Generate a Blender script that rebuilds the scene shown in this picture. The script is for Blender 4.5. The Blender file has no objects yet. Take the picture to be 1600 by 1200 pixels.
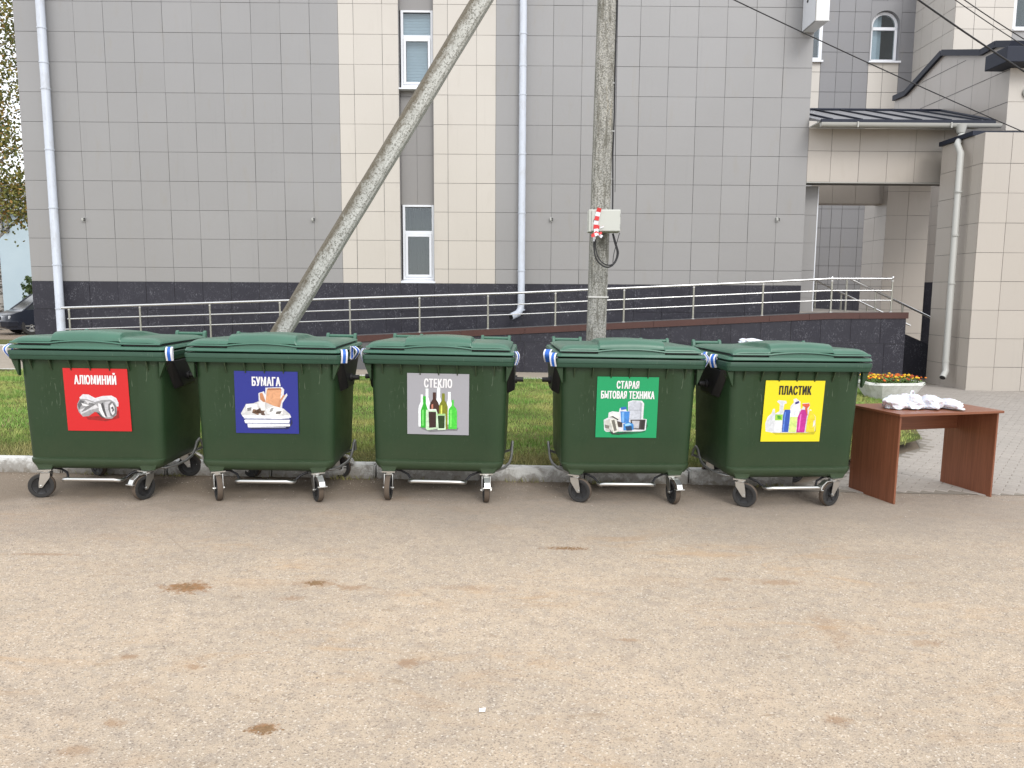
import bpy, bmesh, math, random
import numpy as np
from math import sin, cos, pi, radians as R, sqrt
from mathutils import Vector, Matrix, noise
random.seed(7); rng = np.random.default_rng(7)
S = bpy.context.scene; C = S.collection

# ------------------------------------------------------------- camera, light
F, PITCH, ROLL, CAMZ = 1188.9, 0.12134, 0.00596, 1.77
cd = bpy.data.cameras.new('camera'); cam = bpy.data.objects.new('camera', cd); C.objects.link(cam)
cd.sensor_width = 36; cd.lens = F/1600*36; cd.clip_start = .05; cd.clip_end = 900
cam.matrix_world = Matrix.Translation((0, 0, CAMZ)) @ Matrix.Rotation(pi/2-PITCH, 4, 'X') @ Matrix.Rotation(ROLL, 4, 'Z')
S.camera = cam
w = bpy.data.worlds.new('World'); S.world = w; w.use_nodes = True
nt = w.node_tree; nt.nodes.clear()
sky = nt.nodes.new('ShaderNodeTexSky'); sky.sky_type = 'NISHITA'; sky.sun_disc = False
sky.sun_elevation = R(38); sky.sun_rotation = R(200)
mx = nt.nodes.new('ShaderNodeMix'); mx.data_type = 'RGBA'; mx.inputs[0].default_value = .88
nt.links.new(sky.outputs[0], mx.inputs[6]); mx.inputs[7].default_value = (9.0, 9.15, 9.5, 1)   # high, even cloud
bg = nt.nodes.new('ShaderNodeBackground'); bg.inputs[1].default_value = .10
nt.links.new(mx.outputs[2], bg.inputs[0]); wo = nt.nodes.new('ShaderNodeOutputWorld'); nt.links.new(bg.outputs[0], wo.inputs[0])
sd = bpy.data.lights.new('sun', 'SUN'); sd.energy = .9; sd.angle = R(25); sd.color = (1, .97, .92)
sun = bpy.data.objects.new('sun', sd); C.objects.link(sun); sun.rotation_euler = (R(52), 0, R(20)); sun.location = (0, 0, 30)
S.view_settings.view_transform = 'Standard'; S.view_settings.look = 'None'; S.view_settings.gamma = 1
S.view_settings.use_curve_mapping = False; S.view_settings.exposure = .93

# ------------------------------------------------------------- helpers
TH = .0083                                   # the building stands turned this little from the camera's own axes
def ray(px, py):
    X = px-800; V = py-600; cr, sr = cos(ROLL), sin(ROLL)
    x = X*cr+V*sr; v = X*sr-V*cr
    return Vector((x, F*cos(PITCH)+v*sin(PITCH), -F*sin(PITCH)+v*cos(PITCH)))
def W(px, py, Y):                            # point of the world on the plane y = Y
    d = ray(px, py); return Vector((0, 0, CAMZ))+d*(Y/d.y)
def B(px, py, Y):                            # the same in the building's turned frame
    d = Matrix.Rotation(-TH, 3, 'Z') @ ray(px, py); return Vector((0, 0, CAMZ))+d*(Y/d.y)
def gz(x): return -.0125*max(-14, min(14, x))-.037
def G(px, py):                               # where a picture ray meets the sloping ground
    d = ray(px, py); k = CAMZ/-d.z
    for _ in range(6): k = (CAMZ-gz(d.x*k))/-d.z
    return Vector((d.x*k, d.y*k, gz(d.x*k)))

class MB:
    def __init__(s): s.v = []; s.f = []; s.m = []; s.k = 0
    def add(s, vs, fs):
        n = len(s.v); s.v += [tuple(v) for v in vs]; s.f += [tuple(i+n for i in f) for f in fs]; s.m += [s.k]*len(fs); return s
    def box(s, x0, x1, y0, y1, z0, z1):
        return s.add([(x, y, z) for z in (z0, z1) for y in (y0, y1) for x in (x0, x1)],
                     [(0, 2, 3, 1), (4, 5, 7, 6), (0, 1, 5, 4), (2, 6, 7, 3), (0, 4, 6, 2), (1, 3, 7, 5)])
    def loft(s, rings, cap=True, close=True):
        n = len(rings[0]); vs = [p for r in rings for p in r]; fs = []
        for i in range(len(rings)-1):
            for j in range(n if close else n-1):
                k = (j+1) % n; fs.append((i*n+j, i*n+k, (i+1)*n+k, (i+1)*n+j))
        if cap: fs += [tuple(range(n))[::-1], tuple(range((len(rings)-1)*n, len(rings)*n))]
        return s.add(vs, fs)
    def tube(s, pts, r, n=8, cap=True):
        pts = [Vector(p) for p in pts]; rs = r if isinstance(r, (list, tuple)) else [r]*len(pts); rings = []
        t0 = (pts[1]-pts[0]).normalized(); u = t0.orthogonal().normalized()
        for i, p in enumerate(pts):
            a = pts[max(i-1, 0)]; b = pts[min(i+1, len(pts)-1)]; t = (b-a).normalized()
            u = (u-t*u.dot(t)).normalized(); v = t.cross(u)
            rings.append([p+(u*cos(2*pi*j/n)+v*sin(2*pi*j/n))*rs[i] for j in range(n)])
        return s.loft(rings, cap)
    def prism(s, poly, axis, a, b):          # polygon in the two other axes, swept along axis from a to b
        def P(p, t):
            q = list(p); q.insert(axis, t); return q
        return s.loft([[P(p, a) for p in poly], [P(p, b) for p in poly]])
    def cyl(s, c, r, h, axis=2, n=20):
        poly = [(r*cos(2*pi*i/n), r*sin(2*pi*i/n)) for i in range(n)]
        m = MB().prism(poly, axis, -h/2, h/2); return s.add([Vector(v)+Vector(c) for v in m.v], m.f)
    def lathe(s, prof, axis='z', n=24, c=(0, 0, 0)):
        rings = []
        for j in range(n):
            a = 2*pi*j/n; rings.append([(c[0]+(t if axis == 'x' else r*cos(a)), c[1]+(r*cos(a) if axis == 'x' else r*sin(a)), c[2]+(r*sin(a) if axis == 'x' else t)) for r, t in prof])
        m = len(prof); vs = [p for q in rings for p in q]; fs = []
        for j in range(n):
            k = (j+1) % n
            for i in range(m-1): fs.append((j*m+i, k*m+i, k*m+i+1, j*m+i+1))
        return s.add(vs, fs)
    def xf(s, M, start=0):
        s.v[start:] = [tuple(M @ Vector(v)) for v in s.v[start:]]; return s
    def mesh(s, name, mats, smooth=None):
        me = bpy.data.meshes.new(name); me.from_pydata(s.v, [], s.f)
        for m in (mats if isinstance(mats, list) else [mats]): me.materials.append(m)
        if isinstance(mats, list): me.polygons.foreach_set('material_index', s.m)
        bm = bmesh.new(); bm.from_mesh(me)
        if len(s.f) < 60000: bmesh.ops.recalc_face_normals(bm, faces=bm.faces)
        bm.to_mesh(me); bm.free()
        if smooth is not None:
            me.polygons.foreach_set('use_smooth', [True]*len(me.polygons))
            me.set_sharp_from_angle(angle=R(smooth))
        me.update(); return me
OFF = {}
def link(name, data, parent=None, loc=None):
    o = bpy.data.objects.new(name, data); C.objects.link(o)
    if parent: o.parent = parent; OFF[o.name] = Vector((0, 0, 0))
    off = OFF.get(parent.name, Vector((0, 0, 0))) if parent else Vector((0, 0, 0))
    o.location = Vector(loc or (0, 0, 0))-off
    return o
def part(name, mb, mat, parent=None, smooth=None, bevel=0, loc=None):
    o = link(name, mb.mesh(name, mat, smooth), parent, loc)
    if bevel:
        b = o.modifiers.new('bevel', 'BEVEL'); b.width = bevel; b.segments = 2; b.limit_method = 'ANGLE'; b.angle_limit = R(35)
    return o
def thing(name, label, cat, loc=(0, 0, 0), rot=(0, 0, 0), group=None, off=(0, 0, 0)):
    o = link(name, None, None, loc); o.rotation_euler = rot; o.empty_display_size = .2; OFF[o.name] = Vector(off)
    tag(o, label, cat, group); return o
def bthing(name, label, cat, base, group=None, kind=None):   # a thing whose parts are given in the building's frame
    o = thing(name, label, cat, Matrix.Rotation(TH, 3, 'Z') @ Vector(base), (0, 0, TH), group, base)
    if kind: o['kind'] = kind
    return o
def tag(o, label, cat, group=None):
    if label: o['label'] = label
    if cat: o['category'] = cat
    if group: o['group'] = group
    return o
def kind(o, k): o['kind'] = k; return o
def tree_copy(o, parent=None, loc=None, rot=None, label=None):
    c = o.copy(); C.objects.link(c)
    if parent: c.parent = parent
    if loc is not None: c.location = loc
    if rot is not None: c.rotation_euler = rot
    if label: c['label'] = label
    for ch in list(o.children): tree_copy(ch, c)
    return c

# ------------------------------------------------------------- materials
def srgb(c): return tuple(((v/255+.055)/1.055)**2.4 if v/255 > .04045 else v/255/12.92 for v in c)+(1,)
def mat(name, col, rough=.6, metal=0, spec=.5, coat=0):
    m = bpy.data.materials.new(name); m.use_nodes = True; p = m.node_tree.nodes['Principled BSDF']
    p.inputs['Base Color'].default_value = tuple(col[:3])+(1,); p.inputs['Roughness'].default_value = rough
    p.inputs['Metallic'].default_value = metal; p.inputs['Specular IOR Level'].default_value = spec
    p.inputs['Coat Weight'].default_value = coat
    return m
class NT:
    def __init__(s, m): s.t = m.node_tree; s.p = s.t.nodes['Principled BSDF']; s.tc = s.t.nodes.new('ShaderNodeTexCoord')
    def n(s, k, **kw):
        x = s.t.nodes.new(k)
        for a, b in kw.items(): setattr(x, a, b)
        return x
    def l(s, a, b): s.t.links.new(a, b)
    def co(s, scale=(1, 1, 1), src='Object', rot=(0, 0, 0)):
        if src == 'World': o = s.n('ShaderNodeNewGeometry').outputs['Position']
        else: o = s.tc.outputs[src]
        mp = s.n('ShaderNodeMapping'); mp.inputs['Scale'].default_value = scale; mp.inputs['Rotation'].default_value = rot
        s.l(o, mp.inputs[0]); return mp.outputs[0]
    def noise(s, sc, det=4, ro=.6, co=None, dist=0):
        x = s.n('ShaderNodeTexNoise'); x.inputs['Scale'].default_value = sc; x.inputs['Detail'].default_value = det
        x.inputs['Roughness'].default_value = ro; x.inputs['Distortion'].default_value = dist
        if co is not None: s.l(co, x.inputs['Vector'])
        return x.outputs[0]
    def vor(s, sc, co=None, feat='F1', out='Distance', rand=1):
        x = s.n('ShaderNodeTexVoronoi', feature=feat); x.inputs['Scale'].default_value = sc; x.inputs['Randomness'].default_value = rand
        if co is not None: s.l(co, x.inputs['Vector'])
        return x.outputs[out]
    def ramp(s, v, stops):
        x = s.n('ShaderNodeValToRGB'); r = x.color_ramp
        while len(r.elements) < len(stops): r.elements.new(.5)
        for e, (p, c) in zip(r.elements, stops):
            e.position = p; e.color = (c, c, c, 1) if isinstance(c, (int, float)) else tuple(c[:3])+(1,)
        s.l(v, x.inputs[0]); return x.outputs[0]
    def mix(s, f, a, b, mode='MIX'):
        x = s.n('ShaderNodeMix', data_type='RGBA', blend_type=mode)
        for i, v in ((0, f), (6, a), (7, b)):
            if isinstance(v, (int, float)): x.inputs[i].default_value = v if i == 0 else (v, v, v, 1)
            elif isinstance(v, tuple): x.inputs[i].default_value = tuple(v[:3])+(1,)
            else: s.l(v, x.inputs[i])
        return x.outputs[2]
    def math(s, op, a, b=0.):
        x = s.n('ShaderNodeMath', operation=op)
        for i, v in ((0, a), (1, b)):
            if isinstance(v, (int, float)): x.inputs[i].default_value = v
            else: s.l(v, x.inputs[i])
        return x.outputs[0]
    def bump(s, h, st=.3, d=.01):
        x = s.n('ShaderNodeBump'); x.inputs['Strength'].default_value = st; x.inputs['Distance'].default_value = d
        s.l(h, x.inputs['Height']); s.l(x.outputs[0], s.p.inputs['Normal'])
    def base(s, c): s.l(c, s.p.inputs['Base Color'])
    def rough(s, c): s.l(c, s.p.inputs['Roughness'])
    def rnd(s): return s.n('ShaderNodeObjectInfo').outputs['Random']
    def isl(s): return s.n('ShaderNodeNewGeometry').outputs['Random Per Island']

def m_tile(name, col, var=.05, stain=.25, rough=.38, streak=(.25, .22, .16)):
    m = mat(name, col, rough); t = NT(m); c = t.co(src='World')
    n1 = t.noise(.45, 3, .5, c); n2 = t.noise(5, 4, .6, t.co((1, 1, .25), 'World'))
    k = t.math('ADD', t.math('MULTIPLY', t.rnd(), var), 1-var/2)
    a = t.mix(t.ramp(n1, [(.35, 0), (.7, 1)]), tuple(x*.97 for x in col[:3]), tuple(x*1.03 for x in col[:3]))
    a = t.mix(t.math('MULTIPLY', t.ramp(n2, [(.58, 0), (.8, 1)]), stain), a, streak)
    sz = t.n('ShaderNodeSeparateXYZ'); t.l(c, sz.inputs[0]); lo = t.ramp(t.math('ADD', t.math('MULTIPLY', sz.outputs[2], .12), t.math('MULTIPLY', n1, .25)), [(.35, 1), (.95, 0)])
    a = t.mix(t.math('MULTIPLY', lo, .30), a, (col[0]*1.04, col[1]*.97, col[2]*.86))
    vs_ = t.noise(3.0, 4, .65, t.co((2.5, 1, .12), 'World')); a = t.mix(t.math('MULTIPLY', t.ramp(vs_, [(.6, 0), (.8, 1)]), .22), a, tuple(v*.7 for v in col[:3]))
    h = t.n('ShaderNodeHueSaturation'); t.l(a, h.inputs['Color']); t.l(k, h.inputs['Value']); t.base(h.outputs[0])
    t.rough(t.math('ADD', t.math('MULTIPLY', t.noise(2.2, 3, .6, c), .2), rough-.1))
    t.bump(t.noise(1.3, 2, .5, c), .08, .02)
    return m
GREY = m_tile('grey_porcelain', (.275, .273, .277)); GREYD = m_tile('grey_porcelain_strip', (.235, .228, .226))
CREAM = m_tile('cream_porcelain', (.51, .48, .44), stain=.12); PYL = m_tile('pylon_porcelain', (.435, .405, .37), stain=.12); BEIGE = m_tile('beige_porcelain', (.44, .405, .37), stain=.15)
BACK = mat('dark_grout', (.12, .12, .122), .9)  # dark grout grey of the backing behind the tiles
def m_gran():
    m = mat('dark_granite_tile', (.04, .04, .05), .5, spec=.3); t = NT(m); c = t.co(src='World')
    n = t.noise(1.2, 4, .6, c); fl = t.noise(38, 3, .7, t.co((1, 1, .55), 'World', (0, .6, 0)), 1.5); msk = t.noise(3.5, 3, .6, c)
    a = t.mix(n, (.017, .016, .023), (.032, .031, .042))
    f = t.math('MULTIPLY', t.ramp(fl, [(.57, 0), (.63, 1)]), t.ramp(msk, [(.42, .05), (.65, .75)]))
    a = t.mix(f, a, (.24, .24, .27)); a = t.mix(t.math('MULTIPLY', t.rnd(), .25), a, (.05, .05, .062)); t.base(a)
    t.rough(t.ramp(n, [(.3, .5), (.7, .65)])); return m
GRAN = m_gran()
def m_asphalt():
    m = mat('dusty_asphalt', (.3, .25, .2), .92, spec=.2); t = NT(m); c = t.co(src='World')
    big = t.noise(.35, 5, .6, c, .4); mid = t.noise(1.7, 6, .65, t.co((.6, 1, 1), 'World')); sand = t.noise(14, 5, .7, c)
    a = t.mix(t.ramp(big, [(.3, 0), (.7, 1)]), (.40, .328, .25), (.495, .40, .298))
    a = t.mix(t.math('MULTIPLY', t.ramp(mid, [(.42, 0), (.66, 1)]), .75), a, (.53, .42, .305))
    a = t.mix(t.math('MULTIPLY', t.ramp(sand, [(.35, 1), (.55, 0)]), .45), a, (.27, .232, .2))
    # aggregate: stones of several sizes, each cell its own tone
    v1 = t.vor(130, c, out='Color'); v2 = t.vor(270, c, out='Color'); d1 = t.vor(130, c)
    s1 = t.n('ShaderNodeSeparateColor'); t.l(v1, s1.inputs[0]); s2 = t.n('ShaderNodeSeparateColor'); t.l(v2, s2.inputs[0])
    a = t.mix(t.math('MULTIPLY', t.ramp(s1.outputs[0], [(.93, 0), (.95, 1)]), .6), a, (.70, .63, .53))
    a = t.mix(t.math('MULTIPLY', t.ramp(s1.outputs[1], [(.87, 0), (.91, 1)]), .5), a, (.15, .12, .10))
    a = t.mix(t.math('MULTIPLY', t.ramp(s2.outputs[0], [(.80, 0), (.88, 1)]), .35), a, (.58, .5, .41))
    a = t.mix(t.math('MULTIPLY', t.ramp(s2.outputs[1], [(.80, 0), (.88, 1)]), .35), a, (.17, .14, .115))
    # dried mud and damp blotches
    sp = t.noise(2.6, 5, .62, t.co((.7, 1.5, 1), 'World'), .6); gate = t.noise(.6, 2, .5, c)
    k = t.math('MULTIPLY', t.ramp(sp, [(.64, 0), (.70, 1)]), t.ramp(gate, [(.45, 0), (.6, 1)]))
    a = t.mix(t.math('MULTIPLY', k, .55), a, (.22, .15, .09))
    sand2 = t.noise(22, 6, .75, c)
    og = t.noise(3.2, 6, .7, t.co((.55, 1.6, 1), 'World'), .8); g2 = t.noise(.9, 2, .5, t.co((.6, 1.2, 1), 'World'))
    a = t.mix(t.math('MULTIPLY', t.math('MULTIPLY', t.ramp(og, [(.50, 0), (.68, 1)]), t.ramp(g2, [(.4, 0), (.6, 1)])), .45), a, (.46, .29, .15))
    ck = t.vor(1.1, t.mix(.12, t.co((1, .8, 1), 'World'), t.n('ShaderNodeTexNoise').outputs[1]), feat='DISTANCE_TO_EDGE')
    a = t.mix(t.math('MULTIPLY', t.math('MULTIPLY', t.ramp(ck, [(0, 1), (.006, 0)]), t.ramp(g2, [(.5, 0), (.62, 1)])), .35), a, (.2, .15, .11))
    for (px, py, rx, ry, st) in ((290, 918, .17, .10, .95), (412, 1138, .07, .05, .9), (493, 911, .16, .08, .5), (552, 918, .12, .05, .5), (455, 935, .10, .05, .4), (888, 857, .22, .05, .5), (642, 1036, .08, .05, .5), (303, 1042, .06, .04, .5),
                                 (200, 1026, .06, .03, .5), (178, 1130, .06, .04, .45), (118, 1172, .09, .05, .4), (720, 918, .2, .05, .25), (1215, 910, .2, .06, .4), (1300, 985, .10, .3, .25), (1130, 905, .1, .04, .4), (1450, 1005, .1, .05, .35), (1310, 1125, .07, .05, .5), (980, 1000, .07, .03, .4), (65, 866, .3, .03, .4)):
        g_ = G(px, py); v_ = t.n('ShaderNodeVectorMath', operation='SUBTRACT'); t.l(t.co(src='World'), v_.inputs[0]); v_.inputs[1].default_value = g_
        v2_ = t.n('ShaderNodeVectorMath', operation='MULTIPLY'); t.l(v_.outputs[0], v2_.inputs[0]); v2_.inputs[1].default_value = (1/rx, 1/ry, 0)
        ln_ = t.n('ShaderNodeVectorMath', operation='LENGTH'); t.l(v2_.outputs[0], ln_.inputs[0])
        e_ = t.math('ADD', ln_.outputs['Value'], t.math('MULTIPLY', t.math('SUBTRACT', sand2, .5), 3.2))
        a = t.mix(t.math('MULTIPLY', t.ramp(e_, [(.35, 1), (1.0, 0)]), st), a, (.27, .145, .065))
    sp2 = t.noise(7, 6, .7, t.co((.6, 1.3, 1), 'World'), .5); a = t.mix(t.math('MULTIPLY', t.ramp(sp2, [(.62, 0), (.70, 1)]), .5), a, (.25, .175, .11))
    # greyer band towards the kerb, darker brown close to it
    sx = t.n('ShaderNodeSeparateXYZ'); t.l(t.co(src='World'), sx.inputs[0])
    yb = t.math('ADD', sx.outputs[1], t.math('MULTIPLY', t.noise(1.2, 4, .6, c), 1.6))
    a = t.mix(t.math('MULTIPLY', t.ramp(t.math('MULTIPLY', yb, .1), [(.56, 0), (.70, 1)]), .6), a, (.245, .21, .18))
    a = t.mix(t.math('MULTIPLY', t.ramp(t.math('ADD', t.math('MULTIPLY', yb, .1), t.math('MULTIPLY', sx.outputs[0], -.02)), [(.745, 0), (.79, 1)]), .6), a, (.17, .13, .09))
    t.base(a)
    t.bump(t.math('ADD', t.math('MULTIPLY', d1, 1.2), t.math('ADD', t.noise(55, 4, .7, c), t.math('MULTIPLY', mid, .8))), .55, .006)
    return m
ASPH = m_asphalt()
def m_bin(name, c0, c1, rough):
    m = mat(name, c0, rough); t = NT(m); c = t.co()
    oi = t.n('ShaderNodeObjectInfo')
    n = t.noise(3, 4, .6, c); s = t.noise(26, 4, .65, t.co((.5, .5, 3))); d = t.noise(7, 5, .7, c)
    a = t.mix(n, c0, c1)
    a = t.mix(t.math('MULTIPLY', t.ramp(s, [(.66, 0), (.74, 1)]), .14), a, (.3, .33, .25))
    sc_ = t.noise(9, 3, .5, t.co((4, 4, .6), rot=(0, .5, 0)), 2); a = t.mix(t.math('MULTIPLY', t.math('MULTIPLY', t.ramp(sc_, [(.655, 0), (.67, 1)]), t.ramp(t.noise(2.3, 2, .5, t.co()), [(.5, 0), (.6, 1)])), .22), a, (.25, .30, .22))
    a = t.mix(t.math('MULTIPLY', t.ramp(t.noise(1.6, 3, .6, t.co((1, 1, .3))), [(.4, 0), (.7, 1)]), .35), a, tuple(v*1.5 for v in c1))  # lighter upright streaks, a sheen painted into the plastic's colour
    sx = t.n('ShaderNodeSeparateXYZ'); t.l(t.co(), sx.inputs[0])
    low = t.ramp(t.math('ADD', sx.outputs[2], t.math('MULTIPLY', d, .35)), [(.42, 1), (.75, 0)])
    a = t.mix(t.math('MULTIPLY', low, .10), a, (.16, .14, .10)); t.base(a)
    t.rough(t.math('ADD', t.math('MULTIPLY', d, .25), rough-.12)); t.bump(t.noise(180, 2, .5, c), .06, .001)
    return m
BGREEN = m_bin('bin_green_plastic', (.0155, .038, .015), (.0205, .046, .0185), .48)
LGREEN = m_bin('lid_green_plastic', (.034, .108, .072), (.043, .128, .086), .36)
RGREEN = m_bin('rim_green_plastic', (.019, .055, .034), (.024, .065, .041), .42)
for m_ in (BGREEN, RGREEN): m_.node_tree.nodes['Principled BSDF'].inputs['Specular IOR Level'].default_value = .35
def m_lidd():
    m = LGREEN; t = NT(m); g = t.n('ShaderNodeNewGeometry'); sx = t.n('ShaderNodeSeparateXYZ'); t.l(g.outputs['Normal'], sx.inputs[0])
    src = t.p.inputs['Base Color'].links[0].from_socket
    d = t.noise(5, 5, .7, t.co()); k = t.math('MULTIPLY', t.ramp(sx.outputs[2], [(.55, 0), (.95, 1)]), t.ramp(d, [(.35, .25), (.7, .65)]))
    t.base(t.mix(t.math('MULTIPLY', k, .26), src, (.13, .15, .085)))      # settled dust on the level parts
m_lidd()
BLACKP = mat('black_plastic', (.012, .012, .013), .5); RUBBER = mat('black_rubber', (.025, .024, .023), .75)
TREAD = mat('dusty_tread', (.10, .075, .055), .9); STEEL = mat('galvanised_steel', (.62, .62, .6), .32, 1); DSTEEL = mat('dull_zinc', (.33, .33, .32), .45, .8)
def m_brushed():
    m = mat('stainless_steel', (.66, .66, .66), .25, 1); t = NT(m)
    t.rough(t.ramp(t.noise(4, 3, .6, t.co(src='World')), [(.3, .2), (.7, .4)])); return m
INOX = m_brushed(); INOXP = mat('stainless_post', (.42, .41, .36), .38, .9)
RIBB = mat('blue_tape', srgb((38, 98, 190)), .45); RIBW = mat('white_tape', (.75, .76, .8), .45)
WHITE = mat('white_pvc', (.72, .74, .78), .35)
def m_pipe():
    m = mat('white_painted_pipe', (.66, .7, .78), .4); t = NT(m); c = t.co(src='World')
    t.base(t.mix(t.ramp(t.noise(6, 5, .7, t.co((1, 1, .4), 'World')), [(.5, 0), (.85, .7)]), (.53, .57, .645), (.33, .33, .32))); return m
PIPE = m_pipe()
def m_conc():
    m = mat('lichened_concrete', (.4, .39, .35), .95, spec=.2); t = NT(m); c = t.co()
    n = t.noise(3, 4, .6, c); g = t.vor(110, c, out='Color'); sc = t.n('ShaderNodeSeparateColor'); t.l(g, sc.inputs[0])
    a = t.mix(n, (.25, .248, .232), (.37, .368, .345))
    a = t.mix(t.math('MULTIPLY', t.ramp(sc.outputs[0], [(.55, 0), (.7, 1)]), .7), a, (.12, .115, .095))
    a = t.mix(t.math('MULTIPLY', t.ramp(sc.outputs[1], [(.7, 0), (.8, 1)]), .6), a, (.50, .49, .44))
    st = t.noise(16, 6, .72, t.co((1.2, 1.2, .18))); a = t.mix(t.math('MULTIPLY', t.ramp(st, [(.48, 0), (.62, 1)]), .75), a, (.105, .10, .08))
    oc = t.noise(9, 4, .7, t.co((1, 1, .1))); a = t.mix(t.math('MULTIPLY', t.ramp(oc, [(.62, 0), (.72, 1)]), .5), a, (.36, .27, .12))
    t.base(a); t.bump(t.math('ADD', t.noise(90, 4, .7, c), t.noise(22, 5, .7, c)), .7, .008); return m
CONC = m_conc()
def m_strut():
    m = mat('mossy_strut_concrete', (.45, .45, .42), .95, spec=.2); t = NT(m); c = t.co()
    a = t.mix(t.noise(4, 4, .6, c), (.40, .405, .38), (.60, .61, .58))
    b = t.noise(62, 6, .78, c); a = t.mix(t.ramp(b, [(.51, 0), (.57, .85)]), a, (.11, .105, .085))
    sx = t.n('ShaderNodeSeparateXYZ'); t.l(c, sx.inputs[0])                              # moss keeps to the upper side of the leaning post
    k = t.math('ADD', t.math('MULTIPLY', sx.outputs[0], -5.5), t.math('MULTIPLY', t.noise(11, 5, .7, t.co((1, 1, .45)), .8), 1.1))
    a = t.mix(t.math('MULTIPLY', t.ramp(k, [(.50, 0), (.86, 1)]), .85), a, (.115, .095, .065)); t.base(a)
    t.bump(t.math('ADD', b, t.noise(120, 3, .7, c)), .7, .008); return m
STRUT = m_strut()
def m_kerb():
    m = mat('whitewashed_kerb', (.6, .6, .58), .9, spec=.2); t = NT(m); c = t.co(src='World')
    n = t.noise(7, 7, .75, c, .5); sx = t.n('ShaderNodeSeparateXYZ'); t.l(t.tc.outputs['Object'], sx.inputs[0])
    k = t.math('ADD', n, t.math('MULTIPLY', sx.outputs[2], -1.6))
    a = t.mix(t.ramp(t.math('ADD', k, .0), [(.30, 0), (.44, 1)]), (.62, .62, .60), (.33, .315, .29))
    a = t.mix(t.ramp(t.math('ADD', t.noise(20, 5, .7, c), t.math('MULTIPLY', sx.outputs[2], -3.5)), [(.42, 0), (.6, .8)]), a, (.19, .165, .13))
    t.base(a); t.bump(t.noise(45, 5, .7, c), .6, .008); return m
KERB = m_kerb()
def m_soil():
    m = mat('lawn_soil', (.1, .1, .04), .95, spec=.1); t = NT(m); c = t.co(src='World')
    a = t.mix(t.ramp(t.noise(2, 5, .7, c), [(.35, 0), (.65, 1)]), (.06, .085, .02), (.13, .12, .05)); t.base(a); t.bump(t.noise(40, 4, .7, c), .8, .02); return m
SOIL = m_soil()
def m_grass():
    m = mat('grass_blades', (.1, .16, .04), .7, spec=.25); t = NT(m); c = t.co(src='World')
    a = t.mix(t.isl(), (.13, .27, .045), (.34, .52, .13)); p = t.noise(1.1, 5, .65, t.co((.7, 1.3, 1), 'World'))
    a = t.mix(t.ramp(p, [(.44, 0), (.62, .85)]), a, (.50, .46, .16)); p2 = t.noise(.9, 4, .6, t.co((1.3, 1, 1), 'World'))
    a = t.mix(t.ramp(p2, [(.48, 0), (.62, .75)]), a, (.10, .22, .035))
    sy = t.n('ShaderNodeSeparateXYZ'); t.l(t.co(src='World'), sy.inputs[0]); kk = t.math('ADD', sy.outputs[1], t.math('MULTIPLY', p, -1.2))
    a = t.mix(t.ramp(t.math('MULTIPLY', kk, .1), [(.69, .7), (.75, 0)]), a, (.30, .235, .12))
    a = t.mix(t.ramp(t.isl(), [(.9, 0), (.93, 1)]), a, (.34, .29, .14)); t.base(a); return m
GRASS = m_grass()
def m_wood():
    m = mat('walnut_laminate', (.15, .055, .03), .42); t = NT(m)
    g = t.noise(6, 5, .6, t.co((14, 14, .35)), .6); g2 = t.noise(40, 4, .6, t.co((6, 6, .25)))
    a = t.mix(t.ramp(g, [(.3, 0), (.7, 1)]), (.165, .056, .027), (.27, .10, .05)); a = t.mix(t.math('MULTIPLY', t.ramp(g2, [(.5, 0), (.7, 1)]), .2), a, (.10, .034, .018))
    t.base(a); return m
WOOD = m_wood()
def m_woodh():
    m = WOOD.copy(); m.name = 'walnut_laminate_lengthwise'
    for n_ in m.node_tree.nodes:
        if n_.type == 'MAPPING': s_ = n_.inputs['Scale'].default_value; n_.inputs['Scale'].default_value = (s_[2], s_[1], s_[0])
    return m
WOODH = m_woodh()
def m_paver():
    m = mat('paving_block', (.36, .33, .3), .92, spec=.2); t = NT(m); c = t.co(src='World')
    a = t.mix(t.noise(1.1, 4, .6, c), (.31, .285, .255), (.40, .36, .32)); r = t.isl()
    a = t.mix(t.math('MULTIPLY', t.math('ADD', t.rnd(), r), .16), a, (.21, .19, .175)); a = t.mix(t.math('MULTIPLY', t.ramp(t.noise(30, 4, .7, c), [(.5, 0), (.7, 1)]), .25), a, (.5, .46, .4))
    t.base(a); t.bump(t.noise(90, 3, .7, c), .4, .004); return m
PAVER = m_paver()
SAND = mat('joint_sand', (.25, .225, .19), .95, spec=.1)
def m_path():
    m = mat('pale_path', (.4, .35, .29), .9, spec=.2); t = NT(m); c = t.co(src='World')
    t.base(t.mix(t.noise(2.5, 5, .65, c), (.27, .235, .19), (.40, .345, .28))); return m
PATH = m_path()
def m_glass(name, tint, refl):
    m = bpy.data.materials.new(name); m.use_nodes = True; n = m.node_tree; n.nodes.clear()
    o = n.nodes.new('ShaderNodeOutputMaterial'); mxs = n.nodes.new('ShaderNodeMixShader'); tr = n.nodes.new('ShaderNodeBsdfTransparent'); gl = n.nodes.new('ShaderNodeBsdfGlossy')
    tr.inputs[0].default_value = tint+(1,); gl.inputs['Roughness'].default_value = .02; gl.inputs[0].default_value = (.9, .95, 1, 1); mxs.inputs[0].default_value = refl
    n.links.new(tr.outputs[0], mxs.inputs[1]); n.links.new(gl.outputs[0], mxs.inputs[2]); n.links.new(mxs.outputs[0], o.inputs[0]); return m
GLASS = m_glass('window_glass', (.8, .84, .84), .07)
BLIND = mat('pale_blue_blind', (.46, .53, .62), .8); ROOM = mat('dark_room', (.03, .035, .03), .9); CURT = mat('dark_reflection_curtain', (.05, .056, .045), .9)  # curtain colour darkened to stand in for trees reflected in the panes
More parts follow.
